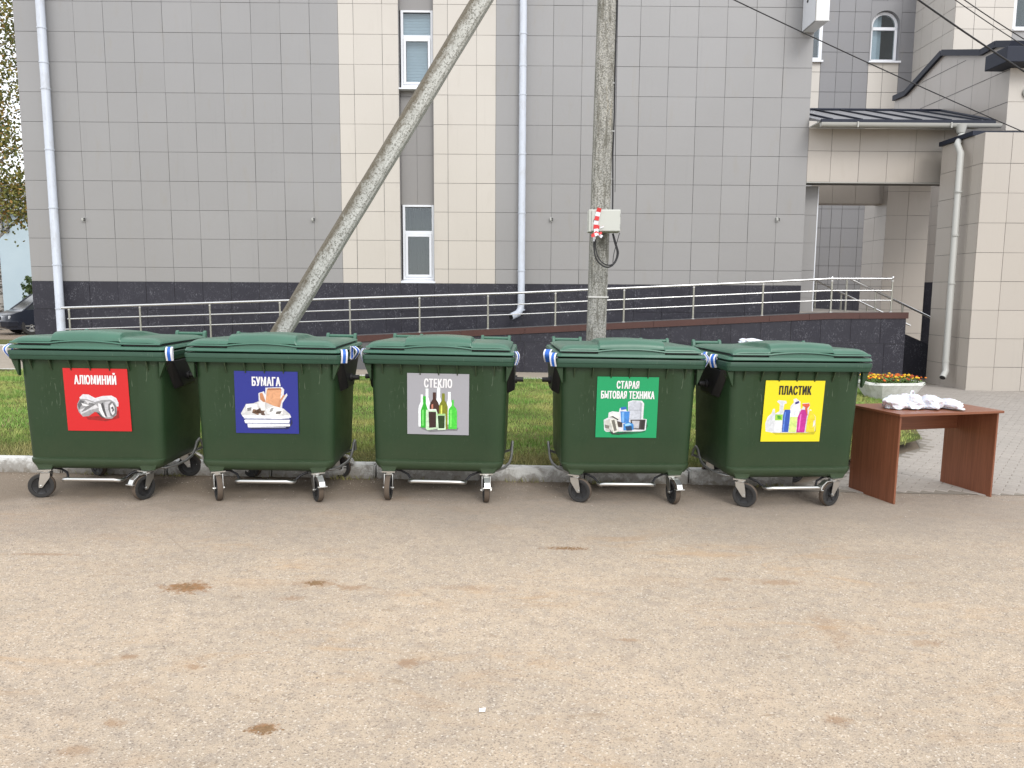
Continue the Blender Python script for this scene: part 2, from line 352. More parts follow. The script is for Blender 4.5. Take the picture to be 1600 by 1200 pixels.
def m_band():
    m = mat('brown_sheet_band', (.07, .028, .022), .5); t = NT(m); t.base(t.mix(t.noise(4, 5, .7, t.co(src='World')), (.05, .018, .014), (.085, .033, .026))); return m
BROWN = m_band(); NAVY = mat('navy_sheet_metal', (.017, .021, .036), .55, spec=.3); ROOFM = mat('grey_seam_roof', (.19, .19, .20), .4, .2)
GUTTER = mat('off_white_gutter', (.42, .42, .395), .45); CABLE = mat('black_cable', (.012, .012, .014), .55)
BOXM = mat('pale_steel_box', (.50, .51, .47), .45); TRED = mat('red_tape', (.6, .03, .03), .4)

# ------------------------------------------------------------- the ground
def sheet(name, mt, pts_fn, xs, ys, zf, parent=None):
    mb = MB(); nx = len(xs)
    for y in ys:
        for x in xs: mb.v.append((x, y, zf(x, y)))
    for j in range(len(ys)-1):
        for i in range(nx-1): mb.f.append((j*nx+i, j*nx+i+1, (j+1)*nx+i+1, (j+1)*nx+i)); mb.m.append(0)
    return part(name, mb, mt, parent, smooth=60)
XS = [-420, -60, -25, -18, -14]+[x for x in np.arange(-13, 14, 1.)]+[14, 18, 25, 60, 420]
kind(sheet('road', ASPH, None, XS, [-60, -10, 0, 3, 5, 7, 9, 12, 16, 20, 30, 60, 150, 600], lambda x, y: gz(x)), 'structure')
KY = 7.12                                      # front face of the kerb
def edge_x(y): return 4.99+(y-9.1)*.42 if y > 9.1 else 4.99-(9.1-y)*1.15
edge_v = lambda y: np.where(y > 9.1, 4.99+(y-9.1)*.42, 4.99-(9.1-y)*1.15)
def edge_old(y): return 4.15+(y-7.1)*.42         # where lawn meets paving
def lawn_z(x, y): return gz(x)+.115+.012*noise.noise(Vector((x*.9, y*.9, 0)))
mb = MB(); ys = np.linspace(KY+.13, 14.75, 30); n = 60
for y in ys:
    for i in range(n):
        x = -26+(edge_x(y)+26)*i/(n-1); mb.v.append((x, y, lawn_z(x, y)))
for j in range(len(ys)-1):
    for i in range(n-1): mb.f.append((j*n+i, j*n+i+1, (j+1)*n+i+1, (j+1)*n+i)); mb.m.append(0)
lawn = kind(part('lawn', mb, SOIL, smooth=60), 'structure')
kind(sheet('footpath', PATH, None, [-60, -25, -18, -14, -7, 0, 7.2], [14.87, 16, 18, 20.2], lambda x, y: gz(x)+.108), 'structure')
kind(sheet('grass_verge', SOIL, None, [-60, -25, -14, -8], [20.36, 21.5, 22.6], lambda x, y: gz(x)+.12), 'structure')
def blades(name, N, xr, yr, hz, label, zf=lawn_z, hh=(.02, .055), keep=None):
    x = rng.uniform(xr[0], xr[1], N); y = rng.uniform(yr[0], yr[1], N)
    k = (x < edge_v(y)-.12+rng.normal(0, .06, N)) if keep is None else keep(x, y)
    x, y = x[k], y[k]; N = len(x); gzv = -.0125*np.clip(x, -14, 14)-.037+hz
    a = rng.uniform(0, 2*pi, N); cl_ = .5+.5*np.sin(x*2.3+1.7*np.sin(y*3.1))*np.sin(y*4.7+1.3*np.sin(x*2.9)); h = rng.uniform(*hh, N)*(.55+.9*cl_)*(1+1.0*(rng.random(N) > .985)); wd = rng.uniform(.003, .006, N); ln = rng.normal(0, .5, (N, 2))*h[:, None]
    dx, dy = np.cos(a)*wd, np.sin(a)*wd
    V = np.empty((N, 3, 3)); V[:, 0] = np.stack([x-dx, y-dy, gzv-.012], 1); V[:, 1] = np.stack([x+dx, y+dy, gzv-.012], 1); V[:, 2] = np.stack([x+ln[:, 0], y+ln[:, 1], gzv+h], 1)
    me = bpy.data.meshes.new(name); me.vertices.add(3*N); me.vertices.foreach_set('co', V.ravel()); me.loops.add(3*N); me.loops.foreach_set('vertex_index', np.arange(3*N, dtype=np.int32))
    me.polygons.add(N); me.polygons.foreach_set('loop_start', np.arange(0, 3*N, 3, dtype=np.int32)); me.polygons.foreach_set('loop_total', np.full(N, 3, dtype=np.int32)); me.materials.append(GRASS); me.update(); me.validate()
    o = link(name, me); kind(o, 'stuff'); tag(o, label, 'grass'); return o
blades('grass', 300000, (-9.5, 7.3), (KY+.14, 14.7), .115, 'short green lawn grass behind the row of bins')
blades('weeds', 2600, (-9, 2.6), (KY-.07, KY+.03), .01, 'thin dry weeds growing along the foot of the kerb', hh=(.015, .05), keep=lambda x, y: (np.sin(x*3.1)+np.sin(x*7.7+1)+rng.normal(0, .4, len(x))) > .9)
def kerbrow(name, x0, x1, y, h, wd, L=1.0):
    bed = part(name, MB().box(x0-.02, x1+.02, y+.02, y+wd-.01, -.2, -.05), SAND); kind(bed, 'structure')
    me = None; x = x0; i = 0
    while x < x1-.05:
        if me is None:
            bm = bmesh.new(); bmesh.ops.create_cube(bm, size=1); bmesh.ops.scale(bm, vec=(L-.012, wd, h+.1), verts=bm.verts); bmesh.ops.bevel(bm, geom=bm.edges[:], offset=.014, segments=2, affect='EDGES')
            me = bpy.data.meshes.new('kerb_stone'); bm.to_mesh(me); bm.free(); me.materials.append(KERB); [setattr(p, 'use_smooth', True) for p in me.polygons]; me.set_sharp_from_angle(angle=R(40))
        o = link('kerb_stone', me, bed, (x+L/2, y+wd/2+random.uniform(-.008, .008), gz(x+L/2)+h/2-.05+random.uniform(-.005, .005)))
        o.rotation_euler = (random.uniform(-.01, .01), .0125+random.uniform(-.004, .004), random.uniform(-.004, .004)); x += L; i += 1
    return bed
kerbrow('kerb', -11.3, 2.7, KY, .135, .15)
kerbrow('rear_kerb', -13.0, 7.0, 14.74, .125, .12)
kerbrow('verge_kerb', -24.0, -11.0, 20.22, .14, .13)

# paving blocks in running bond, laid askew; the nearest 300 are single blocks
def paving():
    xs = [3.9, 6, 8, 10, 12, 14, 16]; mb = MB()
    for j, y in enumerate([6.93, 9.1, 11, 13, 14.8, 17.5]):
        for x in [0, 1, 2, 3, 4, 5, 6]: xx = edge_x(y)-.02+x*2.0; mb.v.append((xx, y, gz(xx)+.004))
    for j in range(5):
        for i in range(6): mb.f.append((j*7+i, j*7+i+1, (j+1)*7+i+1, (j+1)*7+i)); mb.m.append(0)
    base = kind(part('paved_yard', mb, SAND), 'structure')
    a = R(-38); ca, sa = cos(a), sin(a); pts = []
    for r in range(-120, 160):
        for q in range(-60, 80):
            u = (q+.5*(r % 2))*.2; v = r*.1; x = 8+u*ca-v*sa; y = 11+u*sa+v*ca
            if y < 6.99 or x < 2.8 or y > 15.9 or x < edge_x(y)+.09 or x > 14.5: continue
            pts.append((x, y, abs(x/y-.60)+y*.05))
    vis = [p for p in pts if p[0]/p[1] < .70]
    vis.sort(key=lambda p: p[1]+(0 if p[0]/p[1] > .50 else 5)); near = set(vis[:300]); me = None
    rest = MB()
    for p in pts:
        x, y, _ = p; hz = gz(x)+.010+random.uniform(-.002, .002); rt = a+random.uniform(-.02, .02)
        m = MB().box(-.0975, .0975, -.048, .048, -.03, 0)
        if p in near:
            if me is None:
                bm = bmesh.new(); bmesh.ops.create_cube(bm, size=1); bmesh.ops.scale(bm, vec=(.195, .096, .04), verts=bm.verts); bmesh.ops.translate(bm, vec=(0, 0, -.02), verts=bm.verts)
                bmesh.ops.bevel(bm, geom=[e for e in bm.edges if all(v.co.z > -.01 for v in e.verts)], offset=.005, segments=1, affect='EDGES'); me = bpy.data.meshes.new('paving_block'); bm.to_mesh(me); bm.free(); me.materials.append(PAVER)
            o = link('paving_block', me, base, (x, y, hz)); o.rotation_euler = (random.uniform(-.01, .01), .0125+random.uniform(-.01, .01), rt)
        else:
            m.xf(Matrix.Translation((x, y, hz)) @ Matrix.Rotation(rt, 4, 'Z')); k = len(rest.v); rest.v += m.v; rest.f += [tuple(i+k for i in m.f[1])]+[tuple(i+k for i in f) for f in m.f[2:]]; rest.m += [0]*5
    kind(part('paving_blocks', rest, PAVER, base), 'stuff')
paving()
# loose grit, pebbles and mud on the road
def ico(r, sub=1):
    bm = bmesh.new(); bmesh.ops.create_icosphere(bm, subdivisions=sub, radius=r); v = [tuple(x.co) for x in bm.verts]; f = [tuple(y.index for y in x.verts) for x in bm.faces]; bm.free(); return v, f
def scatter(name, N, fn, mt, label, cat, rr):
    v, f = ico(1); mb = MB()
    for i in range(N):
        x, y = fn(); r = random.uniform(*rr); k = Vector((random.uniform(.7, 1.3), random.uniform(.7, 1.3), random.uniform(.35, .7))); a = random.uniform(0, 6.3)
        M = Matrix.Translation((x, y, gz(x)+r*.15)) @ Matrix.Rotation(a, 4, 'Z'); mb.add([M @ Vector((p[0]*r*k.x, p[1]*r*k.y, p[2]*r*k.z)) for p in v], f)
    o = part(name, mb, mt); kind(o, 'stuff'); tag(o, label, cat)
PEB = mat('grit', (.34, .3, .25), .9); t = NT(PEB); t.base(t.ramp(t.isl(), [(0, (.16, .14, .12)), (.5, (.36, .31, .25)), (1, (.55, .5, .44))]))
scatter('grit', 3500, lambda: (random.uniform(-5.5, 6.5), random.choice([random.uniform(2.4, 7.1), KY-abs(random.gauss(0, .22))-.02])), PEB, 'fine loose grit scattered over the dusty road', 'grit', (.002, .0055))
MUD = mat('dried_mud', (.2, .12, .06), .95, spec=.1); t = NT(MUD); t.base(t.mix(t.noise(25, 4, .7, t.co()), (.15, .09, .045), (.30, .2, .115)))
def mud(px, py, rx, ry, label):
    g_ = G(px, py); mb = MB(); v, f = ico(1)
    for i in range(110):
        X = g_.x+random.gauss(0, rx*.42); Y = g_.y+random.gauss(0, ry*.42); r = random.uniform(.002, .0065)
        mb.add([(X+p_[0]*r*1.5, Y+p_[1]*r, gz(X)+p_[2]*r*.5) for p_ in v], f)
    kind(tag(part('mud_patch', mb, MUD, smooth=60), label, 'mud', 'clods of dried mud on the road'), 'stuff')
mud(290, 918, .13, .07, 'largest dried mud patch on the road below the red labelled bin')
mud(412, 1140, .06, .035, 'small dark mud clod near the bottom edge of the road, left of the middle')
mud(493, 911, .07, .04, 'faint mud smear on the road below the blue labelled bin')
mud(888, 857, .13, .03, 'thin flat mud smear on the road below the green labelled bin')
g_ = G(753, 1112); mb = MB().add([(-.012, -.01, .004), (.014, -.008, .003), (.016, .01, .012), (0, .016, .005), (-.012, .008, .01)], [(0, 1, 2, 3, 4)])
tag(part('paper_scrap', mb, WHITE, loc=g_+Vector((0, 0, .002))), 'tiny white paper scrap lying on the open road in front', 'litter')

# ------------------------------------------------------------- main building
YW = 16.9
main = bthing('civic_building', 'large grey and cream tiled building behind the ramp with two narrow windows', 'building', (-2, YW, 0))
def bevtile(name, mt):
    bm = bmesh.new(); bmesh.ops.create_cube(bm, size=1); bmesh.ops.translate(bm, vec=(0, .5, 0), verts=bm.verts)
    me = bpy.data.meshes.new(name); bm.to_mesh(me); bm.free(); me.materials.append(mt); return me
TM = {}
def tile(name, mt, parent, x0, x1, y, z0, z1, side=None, g=.0036):
    key = (name, mt.name)
    if key not in TM: TM[key] = bevtile(name, mt)
    j = random.uniform(-.0015, .0015)
    if side is None:
        o = link(name, TM[key], parent, ((x0+x1)/2+random.gauss(0, .0012), y+j, (z0+z1)/2+random.gauss(0, .0008))); o.scale = (x1-x0-2*g, .012, z1-z0-2*g)
        o.rotation_euler = (random.gauss(0, .0022), random.gauss(0, .0006), random.gauss(0, .0022))
    else:                                     # side face on plane x = side, spanning y from x0 to x1
        o = link(name, TM[key], parent, (side+j, (x0+x1)/2, (z0+z1)/2)); o.scale = (x1-x0-2*g, .012, z1-z0-2*g); o.rotation_euler = (0, 0, -pi/2+random.gauss(0, .001))
    return o
xw = lambda px: B(px, 380, YW).x
zw = lambda py, px=950, Y=YW: B(px, py, Y).z
XL = xw(45.5); XR = xw(1255)
T = (xw(1211)-xw(861))/8                       # tile pitch
ZP = zw(444.5)                                 # top of plinth
rows = [ZP, zw(422)]
while rows[-1] < 9.6: rows.append(rows[-1]+T*.998)
ztop = rows[-1]
cg1 = [XL]+[xw(136)+i*(xw(492)-xw(136))/8 for i in range(-1, 9)]+[xw(535)]
cc1 = [xw(535), xw(558), xw(601.5), xw(626)]; cc2 = [xw(678.5), xw(700.5), xw(744.5), xw(774)]
cg2 = [xw(774), xw(817.5)]+[xw(861)+T*i for i in range(0, 9)]+[XR]
XW0, XW1 = cc1[-1], cc2[0]
def field(cols, rws, mt, name, parent, Y, skip=None):
    for i in range(len(cols)-1):
        for j in range(len(rws)-1):
            if skip and skip(cols[i], cols[i+1], rws[j], rws[j+1]): continue
            tile(name, mt, parent, cols[i], cols[i+1], Y, rws[j], rws[j+1])
field(cg1, rows, GREY, 'grey_tile', main, YW); field(cg2, rows, GREY, 'grey_tile', main, YW)
field(cc1, rows, CREAM, 'cream_tile', main, YW); field(cc2, rows, CREAM, 'cream_tile', main, YW)
zp1 = zw(487.5); zp2 = zp1-T; 
field(sorted(set(cg1[:-1]+cc1+[xw(652)]+cc2[:-1]+cg2)), [zp2-T*.2, zp2, zp1, ZP], GRAN, 'plinth_tile', main, YW-.012)
YB = YW+.0125
mb = MB().box(XL, XW0, YB, YW+4, -.1, ztop).box(XW1, XR, YB, YW+4, -.1, ztop).box(XW0, XW1, YW+1.6, YW+4, -.1, ztop)
part('wall', mb, BACK, main)
# recessed strip with the two windows
YS = YW+.17
w1b, w1t = zw(437, 654), zw(319, 654); w2b, w2t = zw(134, 650), zw(12, 650)
mb = MB().box(XW0, XW1, YS+.0125, YW+1.59, -.1, w1b).box(XW0, XW1, YS+.0125, YW+1.59, w1t, w2b).box(XW0, XW1, YS+.0125, YW+1.59, w2t, ztop)
mb.box(XW0-.002, XW0+.004, YB, YW+1.59, ZP, ztop).box(XW1-.004, XW1+.002, YB, YW+1.59, ZP, ztop)
part('window_recess', mb, GREYD, main)
xm = xw(651.5)
for r0, r1 in [(w1t, rows[5]), (rows[5], rows[6]), (rows[6], rows[7]), (rows[7], w2b)]:
    if r1-r0 > .05: tile('recess_tile', GREYD, main, XW0+.006, xm, YS, r0, r1); tile('recess_tile', GREYD, main, xm, XW1-.006, YS, r0, r1)
tile('recess_tile', GREYD, main, XW0+.006, XW1-.006, YS, w2t, w2t+.5)
def window(parent, x0, x1, z0, z1, Y, zt, blind, sash='bottom', sill=True):
    """white frame, fixed pane above a transom at zt, opening sash below"""
    fw = .055; f = MB()
    f.box(x0, x0+fw, Y, Y+.07, z0, z1).box(x1-fw, x1, Y, Y+.07, z0, z1).box(x0+fw, x1-fw, Y, Y+.07, z1-fw*.8, z1).box(x0+fw, x1-fw, Y, Y+.07, z0, z0+fw).box(x0+fw, x1-fw, Y, Y+.07, zt-.035, zt+.035)
    fr = part('window', f, WHITE, parent, bevel=.006)
    s = MB(); a, b, c, d_ = x0+fw+.003, x1-fw-.003, z0+fw+.003, zt-.038; sw = .055
    s.box(a, a+sw, Y-.015, Y+.05, c, d_).box(b-sw, b, Y-.015, Y+.05, c, d_).box(a+sw, b-sw, Y-.015, Y+.05, c, c+sw).box(a+sw, b-sw, Y-.015, Y+.05, d_-sw, d_)
    part('sash', s, WHITE, fr, bevel=.006)
    part('pane', MB().box(a+sw, b-sw, Y+.02, Y+.026, c+sw, d_-sw), GLASS, fr); part('pane', MB().box(x0+fw, x1-fw, Y+.03, Y+.036, zt+.035, z1-fw*.8), GLASS, fr)
    part('gasket', MB().box(a+sw-.001, a+sw+.007, Y+.01, Y+.019, c+sw, d_-sw).box(b-sw-.007, b-sw+.001, Y+.01, Y+.019, c+sw, d_-sw).box(x0+fw, x1-fw, Y+.015, Y+.028, z1-fw*.8-.012, z1-fw*.8), BLACKP, fr)
    if sill: part('sill', MB().add([(x0-.03, Y-.18, z0-.045), (x1+.03, Y-.18, z0-.045), (x1+.03, Y+.0, z0-.004), (x0-.03, Y+.0, z0-.004), (x0-.03, Y-.18, z0-.075), (x1+.03, Y-.18, z0-.075), (x1+.03, Y, z0-.075), (x0-.03, Y, z0-.075)], [(0, 1, 2, 3), (4, 7, 6, 5), (0, 4, 5, 1), (1, 5, 6, 2), (0, 3, 7, 4), (2, 6, 7, 3)]), WHITE, fr)
    bl = MB(); n = 26
    if blind:
        for i in range(n):
            z = z0+(z1-z0)*i/n; bl.box(x0+.02, x1-.02, Y+.12, Y+.135, z, z+(z1-z0)/n*.93)
        part('blind', bl, BLIND, fr)
    else:
        for i in range(14):
            x = x0+(x1-x0)*i/14; bl.box(x+.01, x+(x1-x0)/14, Y+.3+.03*(i % 2), Y+.32+.03*(i % 2), z0, z1-.02)
        part('reflection_curtain', bl, CURT, fr)
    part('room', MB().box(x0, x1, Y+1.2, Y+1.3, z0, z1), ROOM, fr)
    return fr
window(main, XW0+.03, XW1-.01, w1b, w1t, YS-.02, zw(362.5, 654), False)
window(main, XW0+.03, XW1-.01, w2b, w2t, YS-.02, zw(54, 650), True)
# downpipes of the main wall
def pipe(parent, name, pts, r, joints, mt=PIPE, n=14):
    o = part(name, MB().tube(pts, r, n), mt, parent, smooth=50)
    for z, x, y in joints: part('pipe_joint', MB().cyl((x, y, z), r*1.1, .03, 2, n), mt, o, smooth=50)
    return o
xp = B(78, 255, 16.72).x; pipe(main, 'downpipe', [(xp, 16.74, ztop), (xp, 16.74, .35), (xp, 16.68, .22), (xp, 16.5, .12)], .088, [(zw(y, 80, 16.74), xp, 16.74) for y in (44, 98, 139, 234, 325, 414, 482)])
xp = B(816, 255, 16.74).x; zb = B(812, 475, 16.74).z
pipe(main, 'downpipe', [(xp, 16.76, ztop), (xp, 16.76, zb), (xp-.015, 16.74, zb-.12), (xp-.07, 16.68, zb-.2), (xp-.17, 16.6, zb-.25), (xp-.22, 16.57, zb-.27)], .077, [(zw(y, 816, 16.76), xp, 16.76) for y in (53, 103, 148, 241, 333, 423, 484)])
part('pipe_mouth_shade', MB().cyl((0, 0, 0), .068, .006, 2, 16).xf(Matrix.Translation((xp-.2235, 16.568, zb-.2735)) @ Vector((-.05, -.03, -.02)).to_track_quat('Z', 'Y').to_matrix().to_4x4()), BLACKP, main)  # black disc paints the shade inside the open pipe end
for px, wh in ((132, 'left end of the wall beside the long downpipe'), (490, 'wall left of the leaning concrete strut'), (861, 'wall between the middle downpipe and the concrete pole'), (1214, 'wall near its right end by the porch')):
    p = B(px, 343, YW); h = bthing('wall_bracket', 'small grey metal bracket on the grey '+wh, 'bracket', p, 'small brackets along the grey wall')
    mb = MB().box(p.x-.035, p.x+.03, YW-.012, YW-.002, p.z-.05, p.z+.05); part('back_plate', mb, DSTEEL, h); part('clip', MB().box(p.x-.03, p.x+.005, YW-.07, YW-.013, p.z-.03, p.z+.03), GUTTER, h, bevel=.004)
    part('hook', MB().tube([(p.x+.015, YW-.02, p.z+.03), (p.x+.03, YW-.06, p.z+.02), (p.x+.03, YW-.06, p.z-.04)], .008, 6), BLACKP, h)
# light box sign on the corner
pa = B(1274.5, 32, 16.15); pb = B(1295.5, 32, 16.15)
sg = bthing('box_sign', 'white box sign sticking out from the top right corner of the grey wall', 'sign', (pa.x, 16.15, pa.z))
part('case', MB().box(pa.x, pb.x, 16.15, YW-.02, pa.z, pa.z+2.2), WHITE, sg, bevel=.008)
part('edge_trim', MB().box(pa.x-.008, pa.x+.014, 16.142, 16.165, pa.z-.01, pa.z+2.21).box(pa.x+.014, pb.x+.008, 16.142, 16.165, pa.z-.01, pa.z+.012).box(pa.x-.008, pa.x+.006, 16.165, YW-.02, pa.z-.01, pa.z+.012), DSTEEL, sg)
part('hole_cap', MB().cyl((pa.x-.004, 16.62, B(1263, 1, 16.6).z), .035, .012, 0, 12), BLACKP, sg)

# ------------------------------------------------------------- entrance porch, passage canopy and pylon
porch = bthing('entrance_porch', 'cream tiled entrance porch at the right with dark seamed canopy roof', 'building', (8, 16, 0))
# pilaster under the canopy at the corner of the main wall
YP = 17.35
p0, p1 = B(1251, 380, YP).x, B(1274, 380, YP).x; zc = B(1380, 285, 16.7).z
r = [-.1, .3]; z = B(1260, 491/4+300, YP).z; rr = [z-T*2, z-T, z, z+T, z+2*T, zc]
for a, b in zip(rr[:-1], rr[1:]): tile('grey_tile', GREY, porch, p0, p1, YP, a, b)
part('pilaster', MB().box(p0-.3, p1, YP+.0125, YP+.6, -.1, zc), GREYD, porch)
part('corner_trim', MB().box(p1-.002, p1+.02, YP-.004, YP+.03, 1.0, zc-.002), WHITE, porch)
# canopy
YC = 16.915; xa, xb = XR+.005, B(1500, 240, YC).x; zc0 = B(1380, 285, YC).z; zc1 = B(1380, 201, YC).z; zcm = B(1380, 236.5, YC).z
cols = [B(px, 236, YC).x for px in (1261, 1299, 1343, 1387, 1430.5, 1474.5, 1503)]; cols[0] = xa; cols[-1] = xb
for a, b in zip(cols[:-1], cols[1:]): tile('canopy_tile', BEIGE, porch, a, b, YC, zc0, zcm); tile('canopy_tile', BEIGE, porch, a, b, YC, zcm, zc1)
part('canopy_beam', MB().box(xa, xb, YC+.0125, YC+.5, zc0, zc1), BACK, porch)
part('beam_drip_edge', MB().box(xa, xb, YC-.012, YC+.1, zc0-.02, zc0-.003), GUTTER, porch)
part('soffit', MB().box(xa, xb+1.5, YC+.51, 18.7, zc0+.25, zc0+.35), CREAM, porch)
yr = 18.9; ze = B(1400, 189, 16.35).z; zr = B(1400, 173.5, yr).z; xe = B(1553, 190, 16.3).x; xrr = B(1469, 173, yr).x
rf = part('canopy_roof', MB().add([(xa, 16.32, ze), (xe, 16.32, ze), (xrr, yr, zr), (xa, yr, zr), (xa, 16.32, ze-.03), (xe, 16.32, ze-.03), (xrr, yr, zr-.2), (xa, yr, zr-.2)], [(0, 1, 2, 3), (4, 7, 6, 5), (0, 4, 5, 1), (1, 5, 6, 2), (0, 3, 7, 4), (2, 6, 7, 3)]), ROOFM, porch)
x = xa+.25
while x < xe:
    yt = yr if x < xrr else 16.32+(yr-16.32)*(xe-x)/(xe-xrr); zt = ze+(zr-ze)*(yt-16.32)/(yr-16.32)
    part('roof_seam', MB().add([(x-.012, 16.31, ze+.002), (x+.012, 16.31, ze+.002), (x+.012, yt, zt), (x-.012, yt, zt), (x-.012, 16.31, ze+.035), (x+.012, 16.31, ze+.035), (x+.012, yt, zt+.035), (x-.012, yt, zt+.035)], [(0, 3, 2, 1), (4, 5, 6, 7), (0, 1, 5, 4), (1, 2, 6, 5), (2, 3, 7, 6), (3, 0, 4, 7)]), NAVY, rf); x += .62
part('ridge_cap', MB().tube([(xa, yr, zr+.02), (xrr, yr, zr+.02), (xe, 16.34, ze+.03)], .035, 6), NAVY, rf)
part('eave_flashing', MB().box(xa, xe+.02, 16.26, 16.315, ze-.05, ze+.012), NAVY, rf)
gz0 = ze-.055
gut = part('gutter', MB().loft([[(x_, 16.30+.06*cos(a), gz0+.085*sin(a)*1.0) for a in [pi, pi*1.15, pi*1.3, pi*1.5, pi*1.7, pi*1.85, 2*pi]] for x_ in (xa, xb+.45)]), GUTTER, porch, smooth=50)
part('fascia_board', MB().box(xa, xb+.3, 16.385, YC-.003, zc1+.002, zc1+.025), GUTTER, porch)
for px in (1340, 1486): x = B(px, 195, 16.25).x; part('gutter_joint', MB().box(x-.012, x+.012, 16.215, 16.24, gz0-.1, gz0+.01), GUTTER, gut)
# rear beam and columns of the passage
YR_ = 20.9; xr0, xr1 = B(1270, 300, YR_).x, B(1384, 300, YR_).x
cs = [B(px, 300, YR_).x for px in (1268, 1301, 1337, 1375, 1384)]
for a, b in zip(cs[:-1], cs[1:]): tile('beam_tile', BEIGE, porch, a, b, YR_, zc0, zc0+.7)
part('rear_beam', MB().box(cs[0], cs[-1], YR_+.0125, YR_+.4, zc0-.004, zc0+.8), BEIGE, porch)
ca0, ca1 = B(1382, 380, YR_-.25).x, B(1449, 380, YR_-.25).x; cmid = B(1415, 380, YR_-.25).x; yc_ = YR_-.25; t36 = 36.2*yc_/F
zz = B(1415, 411, yc_).z; rws = [zz+i*t36 for i in range(-4, 8)]
for a, b in zip(rws[:-1], rws[1:]):
    if a > zc0+.9: continue
    tile('column_tile', BEIGE, porch, ca0, cmid, yc_, a, b); tile('column_tile', BEIGE, porch, cmid, ca1, yc_, a, b)
    for k_ in range(2): tile('column_tile', BEIGE, porch, yc_+.013+k_*t36, yc_+.013+(k_+1)*t36, None, a, b, side=ca0)
part('column', MB().box(ca0+.0125, ca1, yc_+.0125, yc_+1.3, -.1, zc0+.9), BACK, porch)
# block seen deep in the passage
yb = 24.8; b0, b1 = B(1468, 380, yb).x, B(1520, 380, yb).x; tb = 29.5*yb/F; zz = B(1480, 411, yb).z
for i in range(-1, 6):
    tile('passage_tile', CREAM, porch, b0, b0+tb, yb, zz+(i-1)*tb, zz+i*tb); 
    for k_ in range(4): tile('passage_tile', BEIGE, porch, yb+.013+k_*tb, yb+.013+(k_+1)*tb, None, zz+(i-1)*tb, zz+i*tb, side=b0)  # darker beige puts this side's shade into the tile colour
part('passage_block', MB().box(b0+.0125, b1, yb+.0125, yb+4, -.1, 8), BACK, porch)
zpl = zz-tb*.98
for i in range(4): tile('plinth_tile', GRAN, porch, yb-.01+i*tb, yb-.01+(i+1)*tb, None, -.1, zpl-.006, side=b0-.014)
tile('plinth_tile', GRAN, porch, b0-.012, b0+1.2, yb-.014, -.1, zpl-.006)
# pylon at the right edge
YY = 15.0; gpy = gz(9)
c0 = B(1511, 573, YY).x; tp = 44.2*YY/F; zg = B(1550, 611, YY).z
zs = [zg]+[B(1500, py, YY).z for py in (573.5, 529, 484.5, 439.5, 394.5, 348, 301, 254.5, 206)]
xsn = [c0]+[B(px, 440, YY).x for px in (1564, 1608, 1652, 1696)]
ysn = [YY+.013, YY+.35, YY+.35+.55, YY+1.45]
for i in range(len(zs)-1):
    for a, b in zip(xsn[:-1], xsn[1:]): tile('pylon_tile', PYL, porch, a, b, YY, zs[i], zs[i+1])
    for a, b in zip(ysn[:-1], ysn[1:]): tile('pylon_tile', BEIGE, porch, a, b, None, zs[i], zs[i+1], side=c0)
part('pylon_core', MB().box(c0+.0125, xsn[-1], YY+.0125, YY+1.45, -.3, zs[-1]), BACK, porch)
part('pylon_coping', MB().box(c0-.05, xsn[-1]+.1, YY+.32, YY+1.5, zs[-1]+.002, zs[-1]+.09), NAVY, porch)
xd = B(1497, 400, 15.25).x; zt_ = B(1503, 200, 16.25).z
pipe(porch, 'porch_downpipe', [(B(1503, 200, 16.25).x, 16.27, gz0-.07), (B(1503, 200, 16.25).x, 16.25, gz0-.25), (xd+.02, 15.6, gz0-.55), (xd, 15.42, gz0-.75), (xd, 15.4, .35), (xd, 15.38, .2), (xd-.1, 15.3, .08)], .062, [(B(1500, y, 15.4).z, xd, 15.4) for y in (300, 368, 443)]+[(.4, xd, 15.4)], GUTTER)
part('pipe_mouth_shade', MB().cyl((0, 0, 0), .055, .006, 2, 16).xf(Matrix.Translation((xd-.104, 15.297, .076)) @ Vector((-.1, -.08, -.12)).to_track_quat('Z', 'Y').to_matrix().to_4x4()), BLACKP, porch)  # black disc again for the shaded inside of the pipe
part('gutter_outlet', MB().tube([(B(1503, 200, 16.25).x, 16.29, gz0-.03), (B(1503, 200, 16.25).x, 16.27, gz0-.2)], [.12, .075], 12), GUTTER, porch, smooth=50)
part('wall_lamp', MB().lathe([(.001, -.09), (.07, -.08), (.11, -.02), (.11, 0), (.001, 0)], n=20).xf(Matrix.Translation(B(1606, 145, 16.38)) @ Matrix.Rotation(-pi/2, 4, 'X')), GUTTER, porch, smooth=50)
# set-back upper volume behind the pylon with navy coping
YU = 16.4; u0 = B(1577, 130, YU).x; uf = 22.5; zu1 = B(1577, 106, YU).z
zu = [B(1577, py, YU).z for py in (204, 159, 106)]
for a, b in zip(zu[:-1], zu[1:]):
    for k_ in range(3): tile('upper_tile', CREAM, porch, u0+k_*.62, u0+(k_+1)*.62, YU, a, b)
